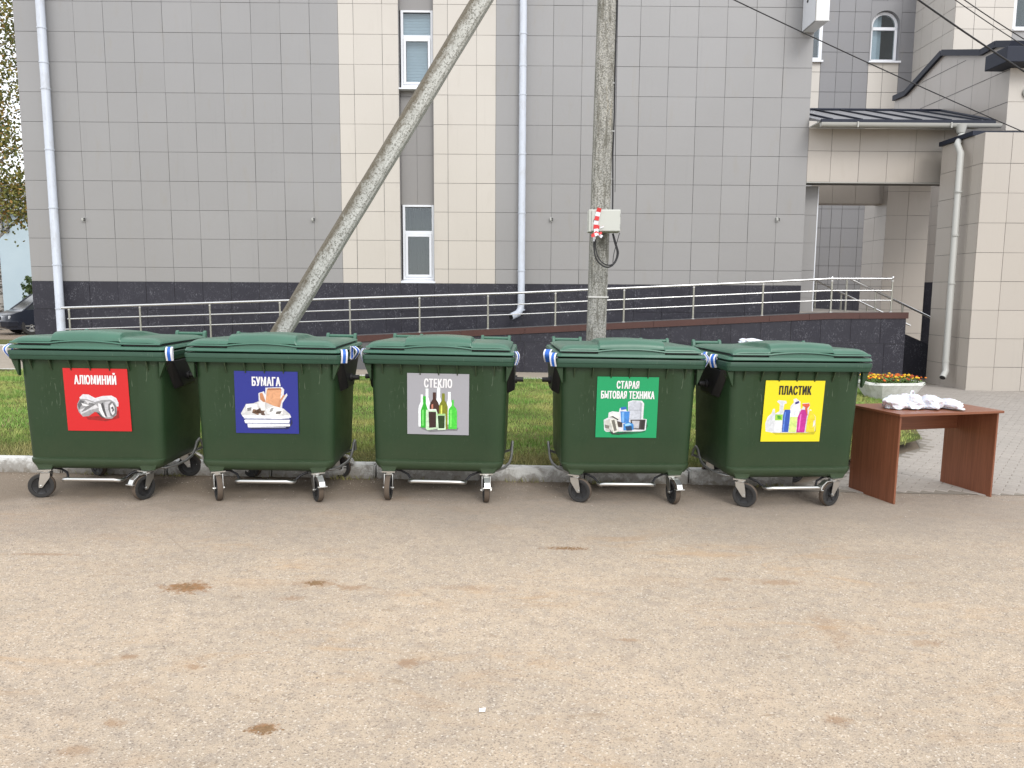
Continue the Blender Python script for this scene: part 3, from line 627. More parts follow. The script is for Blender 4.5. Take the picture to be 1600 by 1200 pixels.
# side wall running back from it, its top stepping down with the coping
side = [(1399, 172, None), (1399, 157), (1417, 149), (1470, 85), (1531, 85), (1553, 72)]
def sx_y(px):                                   # depth at which the plane x = u0 shows at this picture column
    d = Matrix.Rotation(-TH, 3, 'Z') @ ray(px, 130); return d.y/d.x*u0
prof = [(sx_y(px), py, px) for px, py in ((1399, 157), (1417, 149), (1470, 86), (1531, 86), (1553, 73), (1577, 73))]
top = [(y, B(px, py, y).z) for y, py, px in prof]
poly = [(YU+.013, 5.0)]+[(top[-1][0]+.013, top[-1][1])]+[(y, z) for y, z in reversed(top[:-1])]+[(top[0][0], 5.0)]
part('side_wall', MB().prism(poly, 0, u0+.0125, u0+1.8), BEIGE, porch)
cp = MB()
for (ya, za), (yb_, zb_) in zip(top[:-1], top[1:]):
    d_ = Vector((0, yb_-ya, zb_-za)).normalized(); nrm = Vector((0, -d_.z, d_.y)); nrm = -nrm if nrm.z < 0 else nrm; q = nrm*.12
    vs = [(X, ya+q.y*s_, za+q.z*s_) for X in (u0-.06, u0+1.8) for s_ in (-.1, 1)]+[(X, yb_+q.y*s_, zb_+q.z*s_) for X in (u0-.06, u0+1.8) for s_ in (-.1, 1)]
    cp.add(vs, [(0, 1, 3, 2), (4, 6, 7, 5), (0, 4, 5, 1), (2, 3, 7, 6), (1, 5, 7, 3), (0, 2, 6, 4)])
part('wall_coping', cp, NAVY, porch)
part('navy_fascia', MB().box(u0-.36, u0+2.2, YU-.42, YU+.3, zu1+.003, B(1577, 72, YU-.4).z), NAVY, porch, bevel=.01)
for zc_ in (zu[1], zu[1]+.66, zu[1]+1.3):       # joints of the side wall as recessed seams
    ys_ = [y for y in np.linspace(YU+.02, top[0][0]-.05, 60)]
    def tz(y):
        for (ya, za), (yb_, zb_) in zip(top[:-1], top[1:]):
            if yb_ <= y <= ya: return zb_+(za-zb_)*(y-yb_)/(ya-yb_)
        return 0
    ok = [y for y in ys_ if tz(y) > zc_+.1]
    if len(ok) > 1: part('wall_joint', MB().box(u0+.0085, u0+.012, ok[0], ok[-1], zc_-.006, zc_+.006), BACK, porch)
y = YU+.66
while y < top[0][0]:
    part('wall_joint', MB().box(u0+.011, u0+.0122, y-.002, y+.002, 5.6, tz(y)-.1 if tz(y) > 5.8 else 5.7), BACK, porch); y += .66

# ------------------------------------------------------------- rear wing seen over and through the canopy
wing = bthing('rear_wing', 'distant grey wing with an arched window showing above the canopy roof', 'building', (12, 27, 0))
YV = 27.0; tv = 28.8*YV/F
def fx(px, py=130): return B(px, py, YV).x
zv0 = B(1340, 90*0+113, YV).z
zrow = [zv0+i*tv for i in range(-14, 6)]
def cutv(cols, mt, name, lo, hi):
    for a, b in zip(cols[:-1], cols[1:]):
        for i in range(len(zrow)-1):
            z0_, z1_ = max(zrow[i], lo), min(zrow[i+1], hi)
            if z1_-z0_ > .06: tile(name, mt, wing, a, b, YV, z0_, z1_, g=.007)
WG = m_tile('wing_grey_porcelain', (.2, .2, .21)); ZT = B(1340, -60, YV).z; ZB = B(1340, 455, YV).z
gx0, gx1 = fx(1280.5), fx(1355)
ax0, ax1 = fx(1355), fx(1402.5)
zsill = B(1378, 96, YV).z; zarch = B(1378, 17, YV).z
cutv([fx(1240), fx(1262), gx0], CREAM, 'wing_cream_tile', 4.2, zsill)
n3 = [gx0+(gx1-gx0)*k_/3 for k_ in range(4)]
cutv(n3, WG, 'wing_grey_tile', 5.5, ZT)
cutv([ax0, (ax0+ax1)/2-.02, ax1], CREAM, 'wing_cream_tile', 5.5, zsill)
cutv([ax0, (ax0+ax1)/2, ax1], WG, 'wing_grey_tile', zarch+.32, ZT)
cutv([ax1, fx(1437)], WG, 'wing_grey_tile', 5.5, ZT)
px_ = [1276, 1293, 1312, 1337, 1352]
cutv([B(q, 380, YV).x for q in (1262, 1281, 1296.5, 1313, 1339, 1356, 1375)], WG, 'wing_grey_tile', ZB, 5.5)
for k_ in range(4): tile('wing_plinth_tile', GRAN, wing, B(1262, 470, YV).x+k_*.8, B(1262, 470, YV).x+(k_+1)*.8, YV-.01, -.1, ZB-.01)
mb = MB().box(fx(1200), gx0, YV+.013, YV+8, -.1, zsill).box(gx0, ax0+.002, YV+.013, YV+8, -.1, ZT).box(ax0+.002, ax1-.002, YV+.013, YV+8, -.1, zsill-.002).box(ax1-.002, fx(1440), YV+.013, YV+8, -.1, ZT).box(ax0, ax1, YV+.013, YV+8, zarch+.3, ZT-.002)
part('wing_wall', mb, BACK, wing)
# arch head filler with a round opening
wc = (ax0+ax1)/2; wr = (ax1-ax0)/2-.04; nA = 16; zs_ = zarch+.02-wr
arc = [(wc-wr*cos(pi*i/nA), zs_+wr*sin(pi*i/nA)) for i in range(nA+1)]
mb = MB()
for (xa_, za_), (xb_, zb_) in zip(arc[:-1], arc[1:]):
    zt2 = zarch+.32
    mb.add([(xa_, YV, za_), (xb_, YV, zb_), (xb_, YV, zt2), (xa_, YV, zt2), (xa_, YV+.35, za_), (xb_, YV+.35, zb_), (xb_, YV+.35, zt2), (xa_, YV+.35, zt2)], [(0, 1, 2, 3), (0, 4, 5, 1), (4, 7, 6, 5)])
mb.box(ax0, wc-wr, YV, YV+.35, zsill, zarch+.32).box(wc+wr, ax1, YV, YV+.35, zsill, zarch+.32)
part('arch_surround', mb, WG, wing)
def strip(path, wdt, y0, y1):
    mb = MB(); P = [Vector((a, 0, b)) for a, b in path]
    for p_, q_ in zip(P[:-1], P[1:]):
        d_ = (q_-p_).normalized(); nn = Vector((d_.z, 0, -d_.x))*wdt
        vs = [Vector((v.x, yy, v.z)) for yy in (y0, y1) for v in (p_, q_, q_+nn, p_+nn)]
        mb.add(vs, [(0, 1, 2, 3), (4, 7, 6, 5), (0, 4, 5, 1), (2, 6, 7, 3), (0, 3, 7, 4), (1, 5, 6, 2)])
    return mb
r2 = wr-.01; path = [(wc-r2, zsill+.03)]+[(wc-r2*cos(pi*i/nA), zs_+r2*sin(pi*i/nA)) for i in range(nA+1)]+[(wc+r2, zsill+.03)]
af = strip(path, .09, YV+.14, YV+.22); af.box(wc-r2, wc+r2, YV+.14, YV+.22, zsill, zsill+.1).box(wc-r2, wc+r2, YV+.14, YV+.22, zs_-.12, zs_-.02)
fr = part('arched_window', af, WHITE, wing)
part('pane', MB().prism([(wc-r2, zsill+.05), (wc+r2, zsill+.05)]+[(wc+r2*cos(pi*i/nA), zs_+r2*sin(pi*i/nA)) for i in range(nA+1)], 1, YV+.17, YV+.18), GLASS, fr)
part('blind', MB().box(wc-r2+.05, wc-.02, YV+.3, YV+.32, zsill+.1, zs_+wr*.8), BLIND, fr); part('room', MB().box(wc-wr, wc+wr, YV+1.5, YV+1.6, zsill, zarch+.3), ROOM, fr)
part('sill', MB().box(ax0-.02, ax1+.02, YV-.1, YV+.1, zsill-.06, zsill), WHITE, fr)
x0_, x1_ = fx(1250), fx(1281)
fr = part('tall_window', MB().box(x1_-.11, x1_, YV-.02, YV+.08, zsill, ZT).box(x0_, x1_-.11, YV-.02, YV+.08, zsill, zsill+.1), WHITE, wing); part('pane', MB().box(x0_, x1_-.11, YV+.02, YV+.03, zsill+.1, ZT), GLASS, fr)
part('sill', MB().box(x0_, x1_+.03, YV-.12, YV-.021, zsill-.06, zsill), WHITE, fr); part('room', MB().box(x0_-1, x1_, YV+1, YV+1.1, zsill, ZT), ROOM, fr)
# taller block right of the wing
tower = bthing('stair_tower', 'tall cream tiled block rising behind the porch coping at the top right', 'building', (15, 24.6, 0))
YT = 24.6; tx = B(1490, 60, YT).x; tt = 31*YT/F; z45 = B(1490, 45, YT).z
for i in range(-3, 4):
    for k_ in range(3): tile('tower_tile', CREAM, tower, tx+k_*tt*.94, tx+(k_+1)*tt*.94, YT, z45+i*tt, z45+(i+1)*tt, g=.006)
    for k_ in range(4): tile('tower_tile', CREAM, tower, YT+.013+k_*tt, YT+.013+(k_+1)*tt, None, z45+i*tt, z45+(i+1)*tt, side=tx, g=.006)
    for k_ in range(3, 6):
        if i < 0: tile('tower_grey_tile', GREY, tower, tx+k_*tt*.94, tx+(k_+1)*tt*.94, YT, z45+i*tt, z45+(i+1)*tt, g=.006)
part('tower_core', MB().box(tx+.0125, tx+3*tt*.94, YT+.0125, YT+5, 7.5, z45+4*tt).box(tx+3*tt*.94, tx+6*tt*.94, YT+.0125, YT+5, 7.5, z45).box(tx+3*tt*.94, tx+6*tt*.94, YT+1.5, YT+5, z45, z45+4*tt), BACK, tower)
wx = tx+3*tt*.94; wz = B(1590, 16, YT).z
fr = part('window', MB().box(wx+.02, wx+.12, YT+.06, YT+.14, z45, z45+3).box(wx+.12, wx+1.6, YT+.06, YT+.14, z45, z45+.1), WHITE, tower); part('pane', MB().box(wx+.12, wx+1.6, YT+.1, YT+.11, z45+.1, z45+3), GLASS, fr); part('sill', MB().box(wx, wx+1.7, YT-.06, YT+.06, z45-.05, z45), WHITE, fr)
part('room', MB().box(wx+.02, wx+1.7, YT+1.3, YT+1.4, z45, z45+3), ROOM, fr)

# ------------------------------------------------------------- access ramp with stainless rails
YF = 16.0
ramp = bthing('access_ramp', 'dark tiled wheelchair ramp with brown edge band rising to the porch', 'ramp', (4, YF, 0))
def rtop(x):                                     # top of the brown band
    pts = [(B(px, py, YF).x, B(px, py, YF).z) for px, py in ((480, 528), (600, 522.5), (800, 512.7), (1000, 502.8), (1200, 493.2), (1300, 488.5), (1416, 488))]
    if x <= pts[0][0]: return pts[0][1]+(x-pts[0][0])*(pts[1][1]-pts[0][1])/(pts[1][0]-pts[0][0])
    for (a, b), (c, d_) in zip(pts[:-1], pts[1:]):
        if a <= x <= c: return b+(d_-b)*(x-a)/(c-a)
    return pts[-1][1]
xs0, xs1 = B(400, 520, YF).x, B(1416, 500, YF).x; zg0 = B(900, 582, YF).z; bh = .13
gm = xs0; 
dk = MB(); N = 40; P = [xs0+(xs1-xs0)*i/N for i in range(N+1)]
dk.loft([[(x, YF+.014, -.1), (x, YW-.03, -.1), (x, YW-.03, rtop(x)-.02), (x, YF+.014, rtop(x)-.02)] for x in P]); part('ramp_body', dk, BACK, ramp)
part('landing', MB().box(6.5, xs1-.001, YW-.029, 20.6, -.1, rtop(8)-.02), PAVER, ramp)
xb_ = [x for x in (B(px, 540, YF).x for px in (520, 620, 720, 820, 920, 1020, 1120, 1200, 1262, 1340, 1416))]
for a, b in zip(xb_[:-1], xb_[1:]):
    n_ = 4; q = [a+(b-a)*i/n_ for i in range(n_+1)]
    part('band_sheet', MB().loft([[(x, YF-.018, rtop(x)-bh), (x, YF+.012, rtop(x)-bh), (x, YF+.012, rtop(x)), (x, YF-.018, rtop(x))] for x in (np.array(q)+np.array([.003]+[0]*(n_-1)+[-.003]))]), BROWN, ramp)
part('band_sheet', MB().loft([[(x, YF-.018, rtop(x)-.1), (x, YF+.012, rtop(x)-.1), (x, YF+.012, rtop(x)), (x, YF-.018, rtop(x))] for x in np.linspace(xs0, xb_[0]-.004, 5)]), BROWN, ramp)
tr = 47.0*YF/F; zs1 = B(1000, 535.3, YF).z; x0r = B(1001, 520, YF).x
def ramp_tile(a, b, lo, hif, name='ramp_tile'):
    g = .004; h0, h1 = hif(a+g), hif(b-g)
    if min(h0, h1)-lo < .04: return
    part(name, MB().add([(a+g, YF, lo+g), (b-g, YF, lo+g), (b-g, YF, h1), (a+g, YF, h0), (a+g, YF+.012, lo+g), (b-g, YF+.012, lo+g), (b-g, YF+.012, h1), (a+g, YF+.012, h0)], [(0, 1, 2, 3), (4, 7, 6, 5), (0, 4, 5, 1), (2, 6, 7, 3), (0, 3, 7, 4), (1, 5, 6, 2)]), GRAN, ramp)
for i in range(-9, 10):
    a, b = x0r+i*tr, min(x0r+(i+1)*tr, xs1); 
    if a < xs1: ramp_tile(a, b, max(zs1, zg0), lambda x: rtop(x)-bh-.004)
    a, b = x0r+(i+.15)*tr, min(x0r+(i+1.15)*tr, xs1)
    if a < xs1 and b > xs0: ramp_tile(a, b, zs1-tr, lambda x: min(zs1, rtop(x)-bh)-.004)
# stair flank behind the ramp end, going down to the right
def stair_rail_z(x, x0): return 2.1-.455*(x-x0)
YD = 17.2; s0 = B(1325, 438, YD).x
poly = [(s0, -.15), (11.2, -.15), (11.2, .0), (B(1466, 545, YD).x, B(1466, 545, YD).z), (B(1416, 522.5, YD).x, B(1416, 522.5, YD).z), (s0, 1.36)]
part('stair_flank', MB().prism(poly, 1, YD+.01, YD+.16), GRAN, ramp)
for i in range(8): part('step', MB().box(s0+i*.33, s0+(i+1)*.33, YD+.161, 20.5, -.1, 1.36-.165*(i+1)), PATH, ramp)
# railings
rail = bthing('ramp_railing', 'long stainless steel railing with three rails climbing along the ramp edge', 'railing', (0, YF, 0))
YRL = YF+.08
def rp(pts, Y=YRL): return [B(px, py, Y) for px, py in pts]
tops = rp([(96, 481), (400, 471), (800, 458), (1200, 440.3), (1298, 435.5), (1393, 435.5)]); mids = rp([(106, 498.3), (400, 489.2), (800, 476), (1200, 457.5), (1298, 454), (1393, 454)]); lows = rp([(102, 514.5), (400, 505.3), (800, 491.5), (1200, 472.7), (1298, 469.3), (1393, 469.3)])
part('handrail', MB().tube(tops, .025, 12), INOX, rail, smooth=60); part('middle_rail', MB().tube(mids, .015, 10), INOX, rail, smooth=60); part('lower_rail', MB().tube(lows, .0125, 10), INOX, rail, smooth=60)
def interp(P, x):
    for a, b in zip(P[:-1], P[1:]):
        if a.x <= x <= b.x+1e-6: return a.z+(b.z-a.z)*(x-a.x)/(b.x-a.x)
    return P[0].z if x < P[0].x else P[-1].z
for px in (107, 218, 327.5, 437, 546.5, 655.5, 762.5, 868, 975, 1083.5, 1191.5, 1298.5, 1393):
    x = B(px, 470, YRL).x; zt = interp(tops, x); zb_ = max(rtop(x), gz(x)+.1) if x > xs0 else gz(x)+.1
    p = part('post', MB().tube([(x, YRL, zb_-.01), (x, YRL, zt-.02)], .021, 12), INOXP, rail, smooth=60); part('post_cap', MB().cyl((x, YRL, zt-.045), .027, .02, 2, 12), INOX, p, smooth=50); part('post_foot', MB().cyl((x, YRL, zb_+.01), .04, .016, 2, 12), INOX, p, smooth=50)
    if px > 1290: part('finial', MB().lathe([(.001, .045), (.02, .035), (.028, .01), (.024, -.02), (.001, -.03)], n=12, c=(x, YRL, zt+.012)), INOX, p, smooth=60)
def srail(Y, xst, L, label, posts):
    r_ = bthing('stair_railing', label, 'railing', (xst, Y, 0), 'short railings down the porch steps')
    for k_, (dz, rad, nm) in enumerate([(0, .025, 'handrail'), (-.33, .013, 'middle_rail'), (-.58, .0125, 'lower_rail')]):
        a = (xst-.28*(dz == 0), Y, 2.1+dz); part(nm, MB().tube([a, (xst, Y, 2.1+dz), (xst+L, Y, stair_rail_z(xst+L, xst)+dz)], rad, 10), INOX, r_, smooth=60)
    for q in posts:
        x = xst+q; z = stair_rail_z(x, xst) if q > 0 else 2.1; part('post', MB().tube([(x, Y, z-.92), (x, Y, z-.02)], .021, 10), INOXP, r_, smooth=60)
srail(17.25, s0+.05, 2.05, 'nearer stair railing sloping down from the ramp landing to the pylon', (-.05, .62, 1.25, 2.0))
srail(20.4, B(1275, 440, 20.4).x, 2.6, 'farther stair railing sloping down behind the landing beside the passage wall', (0, .7, 1.4, 2.1))

# ------------------------------------------------------------- waste containers
def rrect(hw, y0, y1, r, z, n=5):
    p = []; cs_ = [(hw-r, y0+r, -pi/2), (hw-r, y1-r, 0), (-hw+r, y1-r, pi/2), (-hw+r, y0+r, pi)]
    for cx, cy, a in cs_:
        for i in range(n+1): q = a+pi/2*i/n; p.append((cx+r*cos(q), cy+r*sin(q), z))
    return p
def make_castor(parent, x, y, ang, brake):
    M = Matrix.Translation((x, y, 0)) @ Matrix.Rotation(ang, 4, 'Z') @ Matrix.Scale(1.05, 4)     # wheel rolls along local y, trails to -y
    f = MB().box(-.055, .055, -.05, .05, .228, .238); f.cyl((0, 0, .218), .036, .022, 2, 16)
    for s in (-1, 1):
        poly = [(-.035, .212), (.035, .212), (.03, .17), (-.028, .088), (-.052, .088), (-.05, .13)]
        f.prism(poly, 0, s*.034-.0025, s*.034+.0025)
    f.box(-.0365, .0365, -.034, .034, .205, .2115); f.cyl((0, -.04, .1), .009, .09, 0, 8); f.xf(M)
    c = part('castor', f, STEEL, parent, smooth=35)
    prof = [(.088, -.024), (.096, -.022), (.0995, -.012), (.0995, .012), (.096, .022), (.088, .024), (.07, .022), (.068, .012), (.068, -.012), (.07, -.022), (.088, -.024)]
    wv = MB().lathe(prof, 'x', 28, (0, -.04, .1)).xf(M); k = part('tyre', wv, RUBBER, c, smooth=40)
    tr_ = MB().lathe([(.0965, -.0205), (.1003, -.012), (.1003, .012), (.0965, .0205)], 'x', 28, (0, -.04, .1)).xf(M); part('tread', tr_, TREAD, c, smooth=60)
    hb = MB().lathe([(.001, -.022), (.02, -.022), (.022, -.012), (.06, -.010), (.069, -.014), (.069, .014), (.06, .010), (.022, .012), (.02, .022), (.001, .022)], 'x', 24, (0, -.04, .1))
    for i in range(6):
        a = i*pi/3; s0_ = len(hb.v); hb.box(-.014, .014, .02, .066, -.005, .005); hb.xf(Matrix.Translation((0, -.04, .1)) @ Matrix.Rotation(a, 4, 'X'), s0_)
    part('hub', hb.xf(M), BLACKP, c, smooth=40)
    if brake:
        b = MB().prism([(-.03, .219), (-.10, .217), (-.150, .185), (-.168, .150), (-.155, .146), (-.132, .178), (-.095, .207), (-.03, .208)], 0, -.024, .024); b.box(-.038, .038, -.175, -.150, .143, .152).xf(M); part('brake_lever', b, STEEL, c, bevel=.003)
def lidz(x, y):
    ell = lambda t: sqrt(max(0, 1-(1-min(1, max(0, t)))**2)); ss = lambda t: (lambda q: q*q*(3-2*q))(min(1, max(0, t)))
    ax = abs(x); sd_ = ell((.605-ax)/.11); fr_ = ell((y+.004)/.085)**.72; bk = ell((1.0-y)/.08)
    H = .058*sd_*fr_*bk*(1-.55*max(0, y-.08))
    bl = ss((.285-.03*y-ax)/.014)*(1-ss((y-.45)/.5))
    H += bl*(.034*fr_+.016*(1-(ax/.285)**2)*fr_)
    return 1.306+H
def make_bin():
    root = thing('waste_container', 'x', 'bin', group='row of green wheeled waste containers')
    # body
    def sec(z, hw, yf, yb, r, dent=0):
        p = rrect(hw, yf, yb, r, z); a, b = p[-1], p[0]; fr_ = []
        for x in (-.39, -.375, .375, .39): fr_.append((x, yf+(dent if abs(x) < .38 else 0), z))
        return p+fr_
    L = [(.235, .47, .13, .87, .05, 0), (.24, .50, .10, .90, .06, 0), (.262, .535, .068, .925, .07, 0), (.30, .553, .052, .935, .07, 0), (.325, .558, .056, .937, .07, 0), (.335, .559, .074, .937, .07, .008), (.345, .559, .072, .937, .07, .008), (.7, .568, .058, .955, .065, .008), (1.10, .577, .045, .975, .06, .008), (1.13, .578, .044, .976, .06, 0), (1.171, .579, .043, .978, .06, 0)]
    rings = [sec(*l) for l in L]
    rim = [(1.1712, .634, -.004, 1.046, .03, 0), (1.178, .638, -.008, 1.05, .034, 0), (1.205, .640, -.01, 1.052, .034, 0), (1.208, .644, -.015, 1.056, .036, 0), (1.24, .645, -.016, 1.057, .036, 0), (1.246, .640, -.012, 1.052, .034, 0), (1.246, .60, .03, 1.01, .03, 0)]
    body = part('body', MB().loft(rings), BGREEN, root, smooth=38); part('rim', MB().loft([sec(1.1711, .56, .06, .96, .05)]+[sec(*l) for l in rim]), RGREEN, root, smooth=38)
    gm = MB().prism([(.0, 0), (.05, 0), (.05, -.088), (.044, -.088)], 0, -.004, .004).mesh('gusset', BGREEN)
    for i in range(7): link('gusset', gm, root, ((i-3)*.158, 0, 1.168))
    for s in (-1, 1):
        gs = MB().prism([(s*.632, 0), (s*.572, 0), (s*.572, -.098)], 1, -.004, .004).mesh('gusset', BGREEN)
        for y in (.15, .33, .68, .88): link('gusset', gs, root, (0, y, 1.168))
    for s in (-1, 1):
        part('corner_web', MB().prism([(s*.63, 1.168), (s*.572, 1.168), (s*.572, 1.03), (s*.585, 1.05)], 1, .02, .06), BGREEN, root, bevel=.004)
        # lifting bracket and trunnion
        br = part('lifting_bracket', MB().loft([[(s*.574, .10, 1.165), (s*.574, .90, 1.165), (s*.574, .64, .90), (s*.574, .30, .90)], [(s*.632, .14, 1.165), (s*.632, .86, 1.165), (s*.648, .72, 1.08), (s*.63, .6, .93), (s*.63, .34, .93)][:0]+[(s*.635, .14, 1.165), (s*.635, .86, 1.165), (s*.64, .60, .93), (s*.64, .34, .93)]]), BLACKP, root, bevel=.01)
        part('trunnion', MB().cyl((s*.675, .45, 1.012), .022, .075, 0, 14).cyl((s*.648, .45, 1.012), .036, .02, 0, 14), BLACKP, br, smooth=40)
        part('chassis_foot', MB().prism([(s*.375, .236), (s*.485, .236), (s*.51, .29), (s*.35, .29)], 1, .062, .14), BGREEN, root, bevel=.006)
    # lid frame and domed lid
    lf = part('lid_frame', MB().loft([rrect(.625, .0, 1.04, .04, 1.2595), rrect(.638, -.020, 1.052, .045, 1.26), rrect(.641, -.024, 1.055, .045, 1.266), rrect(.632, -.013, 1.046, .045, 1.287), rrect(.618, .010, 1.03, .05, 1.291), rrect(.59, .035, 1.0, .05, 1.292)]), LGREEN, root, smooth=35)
    part('lid_gap_shade', MB().loft([rrect(.588, .016, 1.0, .05, 1.262), rrect(.588, .016, 1.0, .05, 1.306)], cap=False), BLACKP, root, smooth=40)  # black ring added to paint the shade in the gap under the lid
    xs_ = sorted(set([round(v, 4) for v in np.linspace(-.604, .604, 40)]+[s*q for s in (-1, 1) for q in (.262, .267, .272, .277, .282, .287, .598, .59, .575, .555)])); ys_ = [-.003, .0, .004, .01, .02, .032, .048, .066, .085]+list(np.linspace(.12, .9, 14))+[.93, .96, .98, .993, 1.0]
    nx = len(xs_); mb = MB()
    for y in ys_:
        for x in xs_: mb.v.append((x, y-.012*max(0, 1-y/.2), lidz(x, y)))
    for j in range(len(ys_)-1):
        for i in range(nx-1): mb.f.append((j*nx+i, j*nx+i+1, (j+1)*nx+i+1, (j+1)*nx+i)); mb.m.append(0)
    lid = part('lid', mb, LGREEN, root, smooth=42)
    arch = lambda x: 1.307+(.020*(1-(x/.285)**2) if abs(x) < .285 else 0)
    P = np.linspace(-.606, .606, 49)
    lp = MB().loft([[(x, -.026, arch(x)), (x, -.021, arch(x)+.010), (x, .006, arch(x)+.014), (x, .010, arch(x)-.001)] for x in P]); part('lid_lip', lp, LGREEN, lid, smooth=35)
    ap = MB().loft([[(x, -.010, 1.286), (x, -.006, arch(x)-.006), (x, .02, arch(x)-.006), (x, .02, 1.286)] for x in np.linspace(-.283, .283, 21)]); part('lid_apron', ap, LGREEN, lid, smooth=35)
    for s in (-1, 1):
        a, b = sorted((s*.30, s*.56)); h = part('hinge_bar', MB().tube([(a, 1.075, 1.338), (b, 1.075, 1.338)], .016, 10), LGREEN, root, smooth=50)
        for x in (a, b): part('hinge_lug', MB().prism([(1.03, 1.26), (1.09, 1.26), (1.10, 1.358), (1.08, 1.368), (1.055, 1.35)], 0, x-.014, x+.014), LGREEN, h, bevel=.004)
    # pedal bar and side bars
    part('pedal_bar', MB().tube([(-.235, .06, .165), (-.24, .01, .165), (-.225, -.025, .17), (-.195, -.04, .178), (.195, -.04, .178), (.225, -.025, .17), (.24, .01, .165), (.235, .06, .165)], .0155, 12), STEEL, root, smooth=60)
    part('pedal_arms', MB().tube([(-.44, .15, .232), (-.34, .14, .225), (-.27, .11, .20), (-.235, .06, .165)], .010, 8).tube([(.44, .15, .232), (.34, .14, .225), (.27, .11, .20), (.235, .06, .165)], .010, 8).tube([(-.40, .5, .215), (.40, .5, .215)], .014, 8), CABLE, root, smooth=60)
    for s in (-1, 1): part('side_bar', MB().tube([(s*.44, .20, .228), (s*.50, .24, .222), (s*.56, .33, .226), (s*.598, .45, .242), (s*.612, .54, .265), (s*.618, .60, .31), (s*.62, .64, .37), (s*.62, .70, .39), (s*.615, .76, .36), (s*.60, .85, .28), (s*.5, .92, .235)], .0125, 8), DSTEEL, root, smooth=60)
    part('underframe', MB().box(-.40, .40, .42, .50, .215, .234), DSTEEL, root)
    return root
def ribbon(root, x, y, rot=0, w_=.044, drop=.115, out=.03):
    """strap of blue tape with white edges looped over the lid corner"""
    n_ = 12; M = Matrix.Translation((x, y, 1.29)) @ Matrix.Rotation(rot, 4, 'Z')
    path = [(-.004-out*sin(pi*i/n_)*(1 if i < n_ else 0), -drop*i/n_+.014*sin(pi*i/n_)) for i in range(n_+1)]+[(.012, -drop*.96), (.014, -drop*.5), (.01, 0)]
    def band(a, b, th): return MB().loft([[(a, y_-th, z_), (b, y_-th, z_), (b, y_+th, z_), (a, y_+th, z_)] for y_, z_ in path]).xf(M)
    o = part('tape_loop', band(-w_/2, w_/2, .0015), RIBB, root, smooth=60)
    part('white_edge', band(-w_/2-.004, -w_/2+.009, .0028), RIBW, o, smooth=60); part('white_edge', band(w_/2-.009, w_/2+.004, .0028), RIBW, o, smooth=60)
# ---- stickers
def col(name, c, r=.45): return mat(name, srgb(c), r)
def text(s, size, xs, bold, mt, name, parent, loc, rotx, cx):
    cu = bpy.data.curves.new(name, 'FONT'); cu.body = s; cu.size = size; cu.align_x = 'CENTER'; cu.offset = size*.006; cu.resolution_u = 3; cu.space_character = 1.16
    tmp = bpy.data.objects.new('tmp', cu); C.objects.link(tmp); bpy.context.view_layer.update()
    me0 = bpy.data.meshes.new_from_object(tmp.evaluated_get(bpy.context.evaluated_depsgraph_get())); bpy.data.objects.remove(tmp)
    mb = MB(); fs = [tuple(p.vertices) for p in me0.polygons]; vs = [v.co.copy() for v in me0.vertices]; d = size*.034
    for k, (dx_, dy_) in enumerate([(-1, -.35), (1, -.35), (-1, .35), (1, .35), (0, 0)]):
        mb.add([(v.x*xs+dx_*d, v.y*1.06+dy_*d, k*.00025) for v in vs], fs)
    me = bpy.data.meshes.new(name); me.from_pydata(mb.v, [], mb.f); me.materials.append(mt)
    o = link(name, me, parent); o.matrix_local = Matrix.Translation(loc) @ Matrix.Rotation(rotx, 4, 'X'); return o
PCOL = {}
def pc(c):
    if c not in PCOL:
        m = PCOL[c] = mat('print_%d' % len(PCOL), srgb(c), .45); t = NT(m); q = srgb(c); n_ = t.noise(20, 4, .6, t.co(src='Object'), 1.5)
        t.base(t.mix(t.ramp(n_, [(.25, 0), (.75, 1)]), tuple(v*.72 for v in q[:3]), tuple(min(1, v*1.12+.005) for v in q[:3])))
    return PCOL[c]
def sticker(root, bgc, lines, tcol, pic, box, dx=0, dz=0, shear=0):
    """box = the label's outline (left, top, right, bottom) in the units its picture polygons use"""
    Sz = .528; half = Sz/2; zt = 1.098+dz; tilt = math.atan2(.013, .4)     # the front leans in towards its foot
    yf = lambda z: .049+(1.10-z)*.0325-.0012
    xf = Matrix.Translation((dx, yf(zt), zt)) @ Matrix.Rotation(-math.atan(.0325)*-1, 4, 'X') if False else None
    e = MB(); c = [(-half, 0), (half, 0), (half, -Sz), (-half, -Sz)]
    P = lambda u, v, l: (dx+u+shear*v, yf(zt+v)-.0006*l-.0008, zt+v)
    e.add([P(u, v, 0) for u, v in c]+[P(u, v, -1.2) for u, v in c], [(0, 1, 2, 3), (4, 7, 6, 5), (0, 4, 5, 1), (1, 5, 6, 2), (2, 6, 7, 3), (3, 7, 4, 0)])
    st = part('sticker', e, bgc, root)
    rx = pi/2-math.atan(.0325)
    for s, size, xsc, v, cx in lines:
        z = zt-v; text(s, size, xsc, size*.034, tcol, 'lettering', st, (dx+cx, yf(z)-.0035, z), pi/2+.0325, cx)
    L, Tt, Rr, Bb = box; mats_ = []; mb = MB()
    for i, (cc, pts) in enumerate(pic):
        if cc not in mats_: mats_.append(cc)
        mb.k = mats_.index(cc); q = [P(-half+(a-L)/(Rr-L)*Sz, -(b-Tt)/(Bb-Tt)*Sz, 1+i*.35) for a, b in pts]
        mb.add(q, [tuple(range(len(q)))])
    me = bpy.data.meshes.new('printed_picture'); me.from_pydata(mb.v, [], mb.f)
    for m_ in mats_: me.materials.append(pc(m_))
    me.polygons.foreach_set('material_index', mb.m); me.update(); link('printed_picture', me, st)
